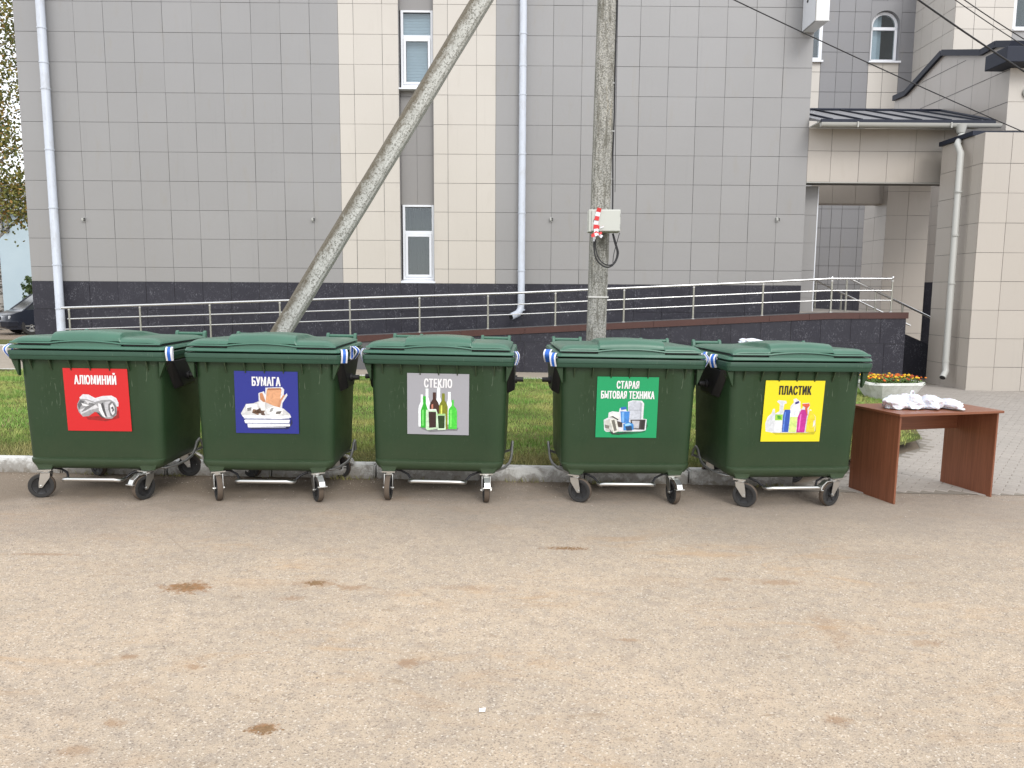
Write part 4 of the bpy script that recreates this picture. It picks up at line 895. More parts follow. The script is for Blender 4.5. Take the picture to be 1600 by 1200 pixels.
def bottle(x, w_, top, bot, neck, sh, c, hi=None):
    h = w_/2; n_ = neck/2
    r_ = [(c, [(x-n_, top), (x+n_, top), (x+n_, sh-(sh-top)*.35), (x+h*.8, sh), (x+h, sh+(bot-sh)*.12), (x+h, bot-3), (x+h-3, bot), (x-h+3, bot), (x-h, bot-3), (x-h, sh+(bot-sh)*.12), (x-h*.8, sh), (x-n_, sh-(sh-top)*.35)])]
    if hi: r_.append((hi, [(x-h*.6, sh+12), (x-h*.25, sh+8), (x-h*.25, bot-14), (x-h*.6, bot-12)]))
    return r_
def rect(c, a, b, x, y, k=0): return (c, [(a+k, b), (x+k, b), (x, y), (a, y)])
W_ = (216, 217, 222)
can = [((150, 22, 22), [(470, 605), (560, 600), (690, 560), (690, 610), (600, 632), (480, 622)]),
 (W_, [(437, 480), (462, 458), (500, 460), (540, 482), (590, 468), (650, 464), (680, 480), (692, 510), (690, 535), (640, 540), (520, 530), (450, 520)]),
 ((150, 150, 152), [(420, 520), (440, 488), (490, 490), (535, 508), (580, 495), (640, 490), (670, 510), (680, 550), (672, 590), (640, 615), (600, 615), (575, 600), (555, 578), (530, 572), (490, 600), (450, 604), (425, 575), (417, 545)]),
 ((205, 205, 208), [(470, 495), (530, 512), (560, 545), (500, 560), (440, 590), (430, 560), (500, 535)]), ((95, 95, 98), [(422, 525), (442, 495), (470, 505), (440, 540), (428, 560)]),
 ((120, 120, 122), [(500, 512), (545, 520), (470, 565), (440, 575), (470, 545)]), ((232, 232, 235), [(558, 515), (575, 520), (590, 570), (600, 608), (580, 598), (560, 560)]),
 ((75, 75, 78), [(575, 520), (590, 510), (600, 560), (612, 600), (598, 600), (583, 560)]), ((190, 190, 194), [(600, 508), (640, 500), (625, 560), (635, 606), (612, 606), (600, 560)]),
 ((110, 110, 112), [(625, 520), (650, 500), (672, 530), (674, 580), (650, 606), (632, 590), (622, 555)]), ((215, 215, 218), [(634, 530), (652, 512), (664, 540), (664, 575), (648, 592), (636, 575)]), ((70, 70, 74), [(636, 545), (655, 535), (660, 560), (646, 572), (650, 552)]),
 ((245, 245, 246), [(448, 515), (462, 520), (500, 528), (480, 536), (455, 530)]), ((60, 60, 62), [(540, 572), (560, 578), (578, 600), (590, 612), (570, 606), (555, 588)])]
paper = [((24, 30, 78), [(430, 655), (700, 650), (712, 600), (716, 640), (690, 676), (450, 682)]), (W_, [(550, 415), (655, 410), (668, 425), (662, 470), (684, 448), (688, 462), (655, 510), (650, 560), (560, 560), (505, 500), (505, 450), (540, 438), (548, 460)]),
 ((214, 158, 118), [(558, 428), (652, 424), (632, 545), (548, 510)]), ((190, 130, 92), [(512, 452), (530, 446), (548, 500), (545, 515), (515, 490)]), ((196, 138, 100), [(632, 500), (660, 462), (676, 456), (650, 498), (636, 545), (625, 540)]), ((170, 112, 76), [(565, 418), (645, 416), (652, 426), (560, 430)]),
 ((205, 205, 205), [(390, 580), (425, 520), (470, 515), (510, 500), (555, 510), (600, 530), (660, 545), (700, 580), (708, 600), (400, 600)]), ((240, 240, 240), [(420, 525), (490, 520), (500, 550), (430, 562)]), ((120, 92, 72), [(470, 550), (500, 560), (530, 580), (545, 560), (520, 540), (500, 590), (460, 575)]), ((90, 70, 60), [(505, 545), (530, 560), (545, 590), (520, 590)]),
 ((228, 228, 226), [(505, 505), (545, 505), (548, 560), (520, 560), (508, 530)]), ((245, 245, 245), [(552, 555), (600, 530), (652, 545), (655, 580), (600, 592), (560, 580)]), ((150, 150, 148), [(580, 545), (600, 540), (590, 565), (570, 570)]), ((110, 105, 100), [(615, 565), (650, 560), (640, 580), (610, 582)]), ((130, 130, 130), [(430, 545), (460, 540), (455, 560), (432, 565)]),
 ((235, 235, 240), [(395, 590), (700, 590), (708, 602), (640, 612), (410, 608)]), ((165, 170, 190), [(405, 608), (640, 612), (695, 606), (700, 614), (420, 622)]), ((240, 240, 244), [(410, 622), (700, 618), (695, 636), (415, 640)]), ((150, 155, 180), [(412, 640), (695, 636), (700, 642), (430, 648)]), ((236, 236, 240), [(430, 646), (700, 644), (700, 658), (432, 668)]), ((170, 172, 190), [(432, 666), (672, 664), (672, 668), (435, 672)])]
glass = [((120, 120, 124), [(450, 680), (700, 680), (690, 700), (640, 700), (520, 712), (470, 695)])]
for b_ in [(465, 44, 475, 678, 14, 545), (498, 44, 437, 640, 18, 520), (572, 46, 428, 640, 20, 520), (640, 44, 455, 660, 18, 530)]: glass += bottle(*b_, (232, 240, 240))
glass += bottle(545, 62, 460, 680, 20, 525, (62, 30, 22), (190, 120, 100))+bottle(602, 56, 465, 690, 18, 530, (120, 125, 20), (210, 215, 90))+bottle(482, 46, 485, 684, 18, 560, (40, 165, 40), (120, 225, 110))+bottle(662, 54, 505, 688, 12, 558, (70, 200, 60), (120, 230, 100))
glass += [((190, 220, 185), [(492, 570), (558, 566), (565, 590), (563, 690), (500, 700), (490, 690)]), ((48, 24, 20), [(508, 582), (556, 582), (556, 680), (512, 684)]), ((205, 230, 200), [(560, 595), (615, 593), (618, 694), (566, 696)]), ((30, 60, 20), [(567, 606), (612, 604), (610, 685), (572, 686)]), ((150, 200, 120), [(560, 596), (614, 594), (614, 602), (560, 604)]), ((225, 235, 225), [(510, 566), (556, 564), (556, 574), (510, 576)])]
tech = [((20, 105, 68), [(480, 690), (735, 640), (745, 660), (725, 700), (640, 715), (520, 718)]), (W_, [(612, 510), (640, 500), (700, 502), (714, 520), (712, 615), (735, 618), (732, 688), (700, 695), (480, 700), (468, 690), (462, 625), (490, 610), (492, 580), (515, 570), (556, 575), (562, 550), (600, 540), (604, 565), (614, 570)]),
 ((190, 195, 205), [(618, 515), (640, 505), (690, 506), (700, 518), (698, 620), (620, 622)]), ((150, 155, 165), [(618, 560), (698, 560), (698, 563), (618, 563)]), ((165, 170, 180), [(690, 510), (700, 520), (699, 618), (692, 618)]),
 ((60, 55, 55), [(632, 622), (728, 620), (724, 685), (640, 682)]), ((180, 180, 186), [(640, 628), (690, 628), (688, 676), (652, 676)]), ((40, 36, 36), [(700, 625), (722, 625), (718, 680), (702, 682)]),
 ((60, 130, 205), [(566, 570), (625, 570), (622, 640), (575, 645)]), ((40, 100, 180), [(566, 545), (600, 540), (604, 556), (570, 562)]), ((120, 175, 230), [(575, 575), (590, 575), (592, 640), (580, 640)]), ((50, 130, 200), [(588, 650), (620, 635), (652, 650), (655, 685), (590, 690)]), ((30, 60, 90), [(600, 665), (640, 660), (645, 690), (610, 692)]), ((150, 200, 235), [(596, 652), (625, 642), (640, 655), (600, 662)]),
 ((190, 192, 185), [(466, 630), (500, 620), (520, 700), (480, 692)]), ((120, 118, 110), [(470, 655), (500, 660), (498, 680), (474, 676)]), ((215, 215, 205), [(500, 620), (540, 612), (562, 695), (525, 708)]), ((110, 108, 100), [(510, 628), (530, 622), (548, 690), (532, 696)]), ((70, 60, 56), [(545, 630), (580, 640), (582, 670), (556, 668)]), ((225, 225, 220), [(498, 590), (525, 575), (558, 588), (560, 625), (530, 615), (498, 608)]), ((60, 60, 60), [(500, 605), (520, 600), (555, 620), (552, 626), (520, 610)]), ((50, 50, 52), [(500, 680), (520, 705), (560, 712), (600, 700), (640, 705), (600, 708), (560, 718), (515, 712)])]
plast = [((190, 178, 30), [(560, 690), (855, 640), (862, 690), (850, 712), (600, 712)]), (W_, [(570, 550), (582, 550), (585, 580), (612, 565), (610, 520), (590, 505), (600, 496), (650, 500), (655, 515), (640, 520), (636, 560), (680, 555), (682, 530), (700, 510), (695, 490), (712, 484), (742, 505), (748, 555), (762, 540), (755, 515), (800, 512), (806, 530), (796, 560), (815, 552), (830, 575), (850, 600), (856, 690), (800, 700), (580, 700), (535, 692), (528, 640), (540, 600), (562, 580)]),
 ((205, 208, 212), [(568, 560), (580, 560), (582, 585), (587, 692), (540, 690), (534, 640), (545, 605), (562, 590)]), ((225, 228, 230), [(588, 620), (636, 620), (634, 694), (590, 694)]), ((150, 200, 60), [(588, 585), (636, 585), (636, 622), (588, 622)]), ((70, 150, 40), [(600, 590), (622, 595), (628, 615), (604, 612)]), ((200, 204, 210), [(604, 502), (646, 504), (632, 522), (634, 580), (616, 580), (618, 520)]),
 ((40, 80, 170), [(645, 555), (680, 555), (684, 580), (680, 696), (640, 696), (638, 590)]), ((90, 130, 210), [(646, 570), (654, 570), (652, 690), (644, 690)]), ((230, 235, 240), [(690, 540), (715, 520), (742, 540), (738, 590), (732, 700), (684, 700), (682, 580)]), ((205, 225, 130), [(684, 600), (732, 600), (730, 698), (684, 698)]), ((60, 50, 130), [(706, 510), (730, 500), (734, 512), (712, 522)]),
 ((205, 85, 60), [(756, 518), (800, 516), (804, 530), (790, 545), (796, 590), (780, 600), (776, 540), (758, 530)]), ((185, 40, 140), [(752, 555), (778, 555), (792, 590), (786, 698), (734, 698), (732, 600)]), ((225, 110, 190), [(748, 585), (756, 580), (752, 690), (744, 690)]), ((225, 205, 45), [(806, 560), (820, 560), (846, 600), (852, 694), (794, 696), (798, 610)]), (W_, [(838, 625), (846, 620), (848, 650), (838, 668)])]
bins = [  # x, y, yaw, castor angles, label
 (-3.504, 6.22, .023, (R(-78), R(-25), R(60), R(100)), 'leftmost green waste container with the red sticker showing a crushed can'),
 (-2.077, 6.261, .015, (R(28), R(30), R(70), R(80)), 'green waste container with the dark blue sticker showing paper and cardboard'),
 (-.636, 6.361, -.028, (0.02, R(8), R(170), R(150)), 'middle green waste container with the grey sticker showing glass bottles'),
 (.988, 6.388, .038, (R(62), R(12), R(90), R(80)), 'green waste container with the green sticker showing old household appliances'),
 (2.41, 6.367, .105, (R(55), R(-68), R(95), R(100)), 'rightmost green waste container next to the desk, yellow sticker of plastic bottles')]
b0_ = make_bin(); roots = []
for i, (x, y, a, ca_, lb) in enumerate(bins):
    r_ = b0_ if i == 0 else tree_copy(b0_); roots.append(r_)
for i, (x, y, a, ca_, lb) in enumerate(bins):
    r_ = roots[i]; r_.location = (x, y, gz(x)-.002); r_.rotation_euler = (0, .0125, a); r_['label'] = lb
    OFF[r_.name] = Vector((0, 0, 0))
    for (cx, cy), an, bk in zip(((-.43, .09), (.41, .09), (-.43, .88), (.41, .88)), ca_, (0, 1, 0, 1)): make_castor(r_, cx, cy, an, bk)
WT = mat('white_print', (.74, .74, .75), .4); BT = mat('black_print', (.015, .015, .015), .4)
sticker(roots[0], col('red_label', (196, 26, 30)), [('АЛЮМИНИЙ', .096, .52, .132, 0.0)], WT, can, (343, 291, 766, 697), .035, 0, -.02)
sticker(roots[1], col('blue_label', (32, 42, 130)), [('БУМАГА', .096, .55, .122, -.0)], WT, paper, (355, 312, 755, 706), .01, -.002)
sticker(roots[2], col('grey_label', (152, 152, 158)), [('СТЕКЛО', .096, .55, .12, 0)], WT, glass, (372, 342, 765, 726), -.005, -.005)
sticker(roots[3], col('green_label', (8, 146, 90)), [('СТАРАЯ', .083, .53, .100, 0), ('БЫТОВАЯ ТЕХНИКА', .083, .50, .187, 0)], WT, tech, (413, 355, 801, 736), -.01, -.007)
sticker(roots[4], col('yellow_label', (222, 206, 24)), [('ПЛАСТИК', .096, .55, .120, 0)], BT, plast, (508, 374, 890, 756), -.01, -.01, .02)
ribbon(roots[0], .665, .02, .15); ribbon(roots[0], -.655, .07, -.5, out=.045); ribbon(roots[1], .66, .05, .35); ribbon(roots[1], .665, .42, 1.1, out=.05)
ribbon(roots[2], -.65, .10, -1.15, out=.02); ribbon(roots[2], .648, .10, 1.2, out=.02); ribbon(roots[3], -.65, .02, -.5); ribbon(roots[3], -.665, .40, -.35, out=.05, w_=.06); ribbon(roots[3], .655, .12, .9)
ribbon(roots[4], -.66, .25, -.9); ribbon(roots[4], -.655, .5, -.5)
for r_ in roots:                                  # tub, lid and fittings ride on the castor plates
    for ch in r_.children:
        if not ch.name.startswith('castor'): ch.location.z += .012

# ------------------------------------------------------------- desk with bags
tz_ = gz(3.6); desk = thing('desk', 'brown laminate desk standing at an angle right of the bins', 'desk', G(1393, 788.3), (0, .0125, R(16.5)))
L_, D_, H_ = 1.15, .585, .81
part('side_panel', MB().box(.02, .038, .0, D_-.02, 0, H_-.023), WOOD, desk, bevel=.001); part('side_panel', MB().box(L_-.038, L_-.02, .0, D_-.02, 0, H_-.023), WOOD, desk, bevel=.001)
part('modesty_panel', MB().box(.0385, L_-.0385, D_-.16, D_-.142, H_-.235, H_-.0235), WOODH, desk); part('desktop', MB().box(-.005, L_+.01, -.025, D_+.01, H_-.0225, H_), WOODH, desk, bevel=.002)
def m_bag():
    m = mat('thin_white_polythene', (.70, .71, .76), .32); t = NT(m); p = t.p; p.inputs['Transmission Weight'].default_value = 0; p.inputs['Subsurface Weight'].default_value = .15
    t.bump(t.math('ADD', t.noise(14, 4, .6, t.co(), 1.2), t.noise(30, 2, .5, t.co(), .8)), .14, .010); return m
BAG = m_bag()
def bag(px, py, Y, r, sc, label, seed, handle=False):
    bm = bmesh.new(); bmesh.ops.create_icosphere(bm, subdivisions=5, radius=1)
    for v in bm.verts:
        n_ = v.co.normalized(); q = n_*1.5+Vector((seed*3.1, seed, 0)); d_ = noise.noise(q)*.38; q2 = n_*2.1+Vector((seed, 5, seed))+Vector((1, 1, 1))*noise.noise(n_*1.3+Vector((seed, 1, 0)))*.9
        d_ += (1-min(1, abs(noise.noise(q2)*3)))**2*.12; d_ += (1-min(1, abs(noise.noise(q2*1.9)*3)))**2*.045
        v.co = n_*(.88+d_); v.co = Vector((v.co.x*sc[0], v.co.y*sc[1], (v.co.z if v.co.z > -.35 else -.35+(v.co.z+.35)*.2)*sc[2]))
    zmin = min(v.co.z for v in bm.verts)
    for v in bm.verts: v.co.z -= zmin
    me = bpy.data.meshes.new('plastic_bag'); bm.to_mesh(me); bm.free(); me.materials.append(BAG); me.polygons.foreach_set('use_smooth', [True]*len(me.polygons))
    p = W(px, py, Y); o = link('plastic_bag', me, None, (p.x, Y, tz_+H_-.001)); o.rotation_euler = (0, .0125, R(16)+seed*.3); tag(o, label, 'bag', 'white plastic bags lying on the desk')
    if handle:
        q = [(0, 0, .0)]; o2 = part('bag_handle', MB().tube([(.0, .0, sc[2]*1.05), (.015, .01, sc[2]*1.4), (.05, .01, sc[2]*1.62), (.10, .0, sc[2]*1.55), (.14, .0, sc[2]*1.25), (.15, 0, sc[2]*.8)], [.012, .009, .007, .008, .01, .012], 8), BAG, o, smooth=60)
    return o
bag(1398, 630, 6.88, 0, (.135, .10, .08), 'crumpled white plastic bag at the left end of the heap on the desk', 1)
bag(1424, 628, 6.90, 0, (.15, .11, .095), 'white plastic bag with a handle loop standing up, in the middle of the desk heap', 2.3, True)
bag(1451, 630, 6.94, 0, (.16, .10, .08), 'bulky white plastic bag just right of the one with its handle up', 3.7)
bag(1482, 634, 6.90, 0, (.17, .08, .055), 'flattened white plastic bag at the right end of the heap on the desk', 5.2)
p = W(1168, 533, 7.42); cw = MB(); 
bm = bmesh.new(); bmesh.ops.create_icosphere(bm, subdivisions=4, radius=1)
for v in bm.verts: q = v.co.normalized(); v.co = Vector((q.x*.17, q.y*.08, q.z*.045))*(.9+.3*noise.noise(q*2.5)+.12*noise.noise(q*7))
me = bpy.data.meshes.new('plastic_wrap'); bm.to_mesh(me); bm.free(); me.materials.append(BAG); me.polygons.foreach_set('use_smooth', [True]*len(me.polygons))
o = link('plastic_wrap', me, None, (2.34, 7.28, 1.285)); o.rotation_euler = (0, .15, 0); tag(o, 'crumpled pale plastic wrap lying on the back of the rightmost bin lid', 'plastic wrap')

# ------------------------------------------------------------- flower planter
pl = thing('flower_planter', 'white faceted concrete planter full of orange and yellow marigolds', 'planter', (6.44, 12.9, gz(6.5)+.05), (0, 0, .1)); pl.scale = (.88, .88, .92)
PW = mat('white_concrete', (.6, .61, .56), .8); t = NT(PW); t.base(t.mix(t.ramp(t.noise(9, 5, .7, t.co()), [(.45, 0), (.75, .8)]), (.72, .73, .70), (.42, .43, .36)))
def oct(w_, d_, c, z): return [(-w_+c, -d_, z), (w_-c, -d_, z), (w_, -d_+c, z), (w_, d_-c, z), (w_-c, d_, z), (-w_+c, d_, z), (-w_, d_-c, z), (-w_, -d_+c, z)]
part('bowl', MB().loft([oct(.36, .22, .10, .07), oct(.40, .25, .11, .075), oct(.56, .42, .17, .34), oct(.575, .43, .18, .345), oct(.57, .425, .18, .385), oct(.50, .36, .15, .387), oct(.48, .34, .15, .33)]), PW, pl)
part('foot', MB().loft([oct(.24, .18, .08, -.02), oct(.24, .18, .08, .071)]), CONC, pl); part('soil', MB().loft([oct(.48, .35, .18, .31), oct(.47, .34, .18, .345)]), SOIL, pl)
LEAF = mat('marigold_leaf', (.07, .14, .03), .6); t = NT(LEAF); t.base(t.mix(t.isl(), (.05, .11, .02), (.16, .27, .06)))
fo = MB(); bl_ = MB()
for i in range(2200):
    x, y = random.uniform(-.5, .5), random.uniform(-.37, .37); z = .36+random.uniform(0, .13)*(1-(x/.56)**2*.6); a = random.uniform(0, 6.3); r_ = random.uniform(.012, .03)
    u = Vector((cos(a), sin(a), random.uniform(-.6, .9))).normalized()*r_; v_ = Vector((-sin(a), cos(a), random.uniform(-.5, .5)))*r_*.5; c = Vector((x, y, z)); fo.add([c-u, c-v_, c+u, c+v_], [(0, 1, 2, 3)])
BLO = mat('marigold_petals', (.6, .2, .02), .7); t = NT(BLO); t.base(t.ramp(t.isl(), [(0, (.30, .035, .01)), (.3, (.65, .13, .01)), (.55, (.75, .22, .015)), (.58, (.82, .50, .02)), (1, (.85, .62, .03))])); 
for e_ in t.t.nodes:
    if e_.type == 'VALTORGB': e_.color_ramp.interpolation = 'CONSTANT'
v, f = ico(1, 1)
for i in range(150):
    x, y = random.uniform(-.52, .52), random.uniform(-.38, .38); z = .45+random.uniform(-.02, .07)*(1-(x/.56)**2*.5); r_ = random.uniform(.02, .034); bl_.add([(x+p_[0]*r_*random.uniform(.8, 1.2), y+p_[1]*r_*random.uniform(.8, 1.2), z+p_[2]*r_*.55) for p_ in v], f)
kind(part('foliage', fo, LEAF, pl), 'stuff'); kind(part('blossoms', bl_, BLO, pl), 'stuff')

# ------------------------------------------------------------- concrete pole, strut, box, cables
YPo = 8.6
pt, pb_ = W(948.5, 0, YPo), W(931.2, 530, YPo); dv = (pt-pb_).normalized(); foot = pb_-dv*((pb_.z-0.02)/dv.z); Lp = 9.3
def post(mt, name, parent, Lp, w0, w1, d0, d1):
    rings = []
    for i in range(25):
        q = i/24; a, b = w0+(w1-w0)*q, d0+(d1-d0)*q; c = .28*a; jit = lambda: random.uniform(-.002, .002)
        rings.append([(-a+c, -b+jit(), q*Lp), (a-c, -b+jit(), q*Lp), (a+jit(), -b+c, q*Lp), (a+jit(), b-c, q*Lp), (a-c, b, q*Lp), (-a+c, b, q*Lp), (-a+jit(), b-c, q*Lp), (-a+jit(), -b+c, q*Lp)])
    return part(name, MB().loft(rings), mt, parent)
pole = thing('concrete_pole', 'upright weathered concrete pole behind the green stickered bin, carrying an electrical box', 'pole', foot)
rotq = Vector((0, 0, 1)).rotation_difference(dv); pole.rotation_mode = 'QUATERNION'; pole.rotation_quaternion = rotq
post(CONC, 'shaft', pole, Lp, .105, .095, .1, .085)
pr = lambda px, py, Y=YPo: rotq.inverted() @ (W(px, py, Y)-foot)
q = pr(934, 464); part('steel_band', MB().box(-.112, .112, -.108, .108, q.z-.008, q.z+.008), STEEL, pole)
ca1_ = [pr(957, 340, 8.52), pr(957.5, 300, 8.52), pr(957.5, 240, 8.53), pr(960, 180, 8.53), pr(961, 120, 8.53), pr(962.5, 60, 8.53), pr(964, 0, 8.53), pr(966, -80, 8.53)]
part('riser_cable', MB().tube([(p_.x, p_.y, p_.z) for p_ in ca1_], .0085, 8), CABLE, pole, smooth=60)
part('thin_wire', MB().tube([pr(961, 300, 8.5), pr(962, 200, 8.5), pr(963.5, 120, 8.5), pr(965.5, 0, 8.5), pr(968, -80, 8.5)], .003, 6), CABLE, pole)
for py in (40, 130, 205, 280): q = pr(958, py, 8.53); part('cable_clip', MB().box(q.x-.03, q.x+.014, q.y-.012, q.y+.012, q.z-.006, q.z+.006), DSTEEL, pole)
st0, st1 = W(753, 0, 8.55), W(439, 520, 8.55); dv2 = (st0-st1).normalized(); ft2 = st1-dv2*((st1.z-.04)/dv2.z)
strut = thing('concrete_strut', 'leaning mossy concrete strut rising from behind the blue stickered bin', 'pole', ft2); strut.rotation_mode = 'QUATERNION'; strut.rotation_quaternion = Vector((0, 0, 1)).rotation_difference(dv2)
post(STRUT, 'shaft', strut, 8.6, .097, .094, .09, .085)
bx0, bx1 = W(929, 345, 8.28), W(970, 345, 8.28); zt_, zb_ = W(950, 327, 8.28).z, W(950, 362, 8.28).z
bx = thing('electrical_box', 'pale metal electrical box on the upright pole, wound with red and white tape', 'electrical box', (bx0.x, 8.28, zb_), off=(bx0.x, 8.28, zb_))
bl = W(920.5, 345, 8.28).x
part('case', MB().box(bl, bx1.x, 8.30, 8.49, zb_, zt_), BOXM, bx, bevel=.006); part('door', MB().box(bx0.x-.03, bx1.x-.006, 8.28, 8.299, zb_+.008, zt_-.008), BOXM, bx, bevel=.004)
part('hinge', MB().cyl((bx1.x-.003, 8.285, zb_+.06), .008, .04, 2, 8).cyl((bx1.x-.003, 8.285, zt_-.06), .008, .04, 2, 8), DSTEEL, bx); part('lock', MB().cyl((bx0.x+.0, 8.276, (zb_+zt_)/2), .014, .01, 1, 12), DSTEEL, bx)
def tapes(path, w_, name, parent, n=9):
    P = [Vector(p_) for p_ in path]; mb = MB(); tot = [0]
    for a, b in zip(P[:-1], P[1:]): tot.append(tot[-1]+(b-a).length)
    def at(s):
        for i in range(len(P)-1):
            if s <= tot[i+1]: return P[i].lerp(P[i+1], (s-tot[i])/(tot[i+1]-tot[i]))
        return P[-1]
    m = int(tot[-1]/.045)+1
    for i in range(m):
        a, b = at(tot[-1]*i/m), at(tot[-1]*(i+1)/m); d_ = (b-a).normalized(); sv = d_.cross(Vector((0, -1, 0))).normalized()*w_/2; mb.k = i % 2
        j = Vector((0, -.004*(i % 3), 0)); mb.add([a-sv+j, a+sv+j, b+sv+j+sv*.2, b-sv+j], [(0, 1, 2, 3)])
    me = mb.mesh(name, [TRED, RIBW]); return link(name, me, parent)
c_ = lambda px, py, Y=8.27: W(px, py, Y)
tp = thing('warning_tape', 'red and white warning tape tied around the electrical box on the pole', 'tape', c_(934, 345), off=c_(934, 345))
tapes([c_(937, 325, 8.26), c_(934, 335), c_(932, 345), c_(930.5, 355), c_(932, 364)], .045, 'tape_wrap', tp); tapes([c_(935, 352), c_(932, 364), c_(941, 370, 8.24)], .03, 'tape_end', tp); tapes([c_(930, 362, 8.25), c_(934, 366, 8.23), c_(924, 369, 8.22)], .03, 'tape_end', tp)
tapes([c_(926, 365, 8.25), c_(934, 367, 8.22), c_(940, 363, 8.23)], .022, 'tape_knot', tp); tapes([c_(941, 354, 8.265), c_(945, 353, 8.262), c_(938, 356, 8.262)], .012, 'tape_end', tp)
lp_ = thing('cable_loop', 'black cables hanging in a loop below the electrical box', 'cable', c_(945, 400), off=c_(945, 400))
def smooth(pts, k=4):
    P = [Vector(p_) for p_ in pts]; o_ = []
    for i in range(len(P)-1):
        p0_, p1_, p2_, p3_ = P[max(i-1, 0)], P[i], P[i+1], P[min(i+2, len(P)-1)]
        for j in range(k): t_ = j/k; o_.append(.5*((2*p1_)+(p2_-p0_)*t_+(2*p0_-5*p1_+4*p2_-p3_)*t_*t_+(3*p1_-p0_-3*p2_+p3_)*t_**3))
    return o_+[P[-1]]
part('cable', MB().tube(smooth([c_(929, 372, 8.38), c_(928, 385, 8.38), c_(931, 403, 8.36), c_(940, 414, 8.34), c_(951, 417.5, 8.34), c_(961, 410, 8.36), c_(966, 396, 8.38), c_(963, 383, 8.38), c_(958, 365, 8.38)]), .0085, 8), CABLE, lp_, smooth=60)
part('cable', MB().tube(smooth([c_(930.5, 374, 8.36), c_(931, 390, 8.36), c_(937, 406, 8.34), c_(947, 413.5, 8.33), c_(957, 413, 8.35), c_(963, 403, 8.37), c_(964, 392, 8.37), c_(960, 378, 8.37), c_(957, 365, 8.37)]), .007, 8), CABLE, lp_, smooth=60)
part('thin_cable', MB().tube(smooth([c_(968, 364, 8.36), c_(963, 382, 8.36), c_(958.5, 400, 8.36), c_(957.5, 416, 8.36)]), .004, 6), CABLE, lp_)
part('cable_sleeve', MB().tube([c_(928.5, 362, 8.38), c_(928.7, 377, 8.38)], .014, 10), RIBW, lp_)

# ------------------------------------------------------------- overhead wires
for (a, b, Y0, Y1, r_, lb) in [((1040, -52), (1660, 232), 12.0, 14.0, .009, 'lowest overhead wire crossing in front of the box sign and canopy'), ((1330, -77), (1660, 149), 11.5, 12.5, .0135, 'thickest overhead wire crossing the navy coping at the top right'),
                               ((1400, -68), (1660, 108), 11.5, 12.5, .007, 'thin overhead wire, lower of the close pair in the top right corner'), ((1440, -49), (1660, 96), 11.5, 12.5, .008, 'overhead wire, upper of the close pair in the top right corner')]:
    A, B_ = W(*a, Y0), W(*b, Y1); pts = []
    for i in range(17): t_ = i/16; p_ = A.lerp(B_, t_); p_.z -= 4*t_*(1-t_)*.05; pts.append(p_)
    tag(part('overhead_wire', MB().tube(pts, r_, 6), CABLE), lb, 'wire', 'overhead wires at the top right')

# ------------------------------------------------------------- far left: house, car, birch, shrub
LB = mat('pale_blue_plaster', (.42, .52, .57), .85); t = NT(LB); t.base(t.mix(t.noise(.8, 4, .6, t.co()), (.38, .48, .54), (.46, .56, .61)))
hs = thing('pale_blue_house', 'pale blue plastered house behind the birch at the far left', 'building', (-33, 46, 0), off=(-33, 46, 0))
hx = W(70, 400, 46).x; htop = W(20, 330, 46).z
part('wall', MB().box(-52, hx+2, 46, 56, -.2, htop), LB, hs); part('roof', MB().prism([(45.4, htop), (56.6, htop), (51, htop+2.2)], 0, -52.5, hx+2.5), ROOFM, hs)
for px, py in ((3, 352), (12, 354)): q = W(px, py, 46); part('vent_pipe', MB().cyl((q.x, 45.9, q.z+.6), .12, 1.8, 2, 10), DSTEEL, hs, smooth=40)
for k_ in range(4):
    fr = part('window', MB().box(-50+k_*3.4, -48.6+k_*3.4, 45.95, 46.05, 1.6, 3.3), WHITE, hs); part('pane', MB().box(-49.9+k_*3.4, -48.7+k_*3.4, 45.93, 45.949, 1.7, 3.2), GLASS, fr)
# car
PAINT = mat('dark_blue_paint', (.014, .018, .03), .3, .2, coat=.4)
CGL = mat('car_glass', (.015, .02, .022), .15, spec=.4); HL = mat('headlight_glass', (.55, .57, .6), .15, .3)
wheel = W(50, 511, 27)
car = thing('parked_car', 'dark blue saloon car parked at the far left, partly behind the grey building', 'car', (wheel.x+.27, 28.46, gz(-14)-.005), (0, 0, R(48)))
def cs(x, zb_, zt_, hw, top): return [(x, -hw, zb_), (x, -hw*1.02, (zb_+zt_)/2), (x, -hw*.97, zt_), (x, -top, zt_+.03), (x, top, zt_+.03), (x, hw*.97, zt_), (x, hw*1.02, (zb_+zt_)/2), (x, hw, zb_)]
bd = MB().loft([cs(-2.1, .35, .58, .66, .5), cs(-2.05, .25, .66, .76, .6), cs(-1.9, .2, .72, .82, .65), cs(-1.5, .2, .86, .85, .66), cs(-.75, .2, .92, .86, .68), cs(1.2, .2, .9, .86, .68), cs(1.5, .22, .92, .84, .66), cs(2.1, .25, .88, .8, .6), cs(2.2, .4, .75, .72, .5)]); part('body', bd, PAINT, car, smooth=40)
car_dx = -.72
part('cabin', MB().loft([[(-.85, -.78, .74), (1.65, -.78, .78), (1.65, .78, .78), (-.85, .78, .74)], [(-.1, -.6, 1.36), (1.0, -.6, 1.36), (1.0, .6, 1.36), (-.1, .6, 1.36)]]).xf(Matrix.Translation((car_dx, 0, .06))), CGL, car, smooth=20)
part('roof', MB().loft([[(-.12, -.62, 1.35), (1.03, -.62, 1.35), (1.03, .62, 1.35), (-.12, .62, 1.35)], [(0, -.5, 1.405), (.9, -.5, 1.405), (.9, .5, 1.405), (0, .5, 1.405)]]).xf(Matrix.Translation((car_dx, 0, .06))), PAINT, car, smooth=50)
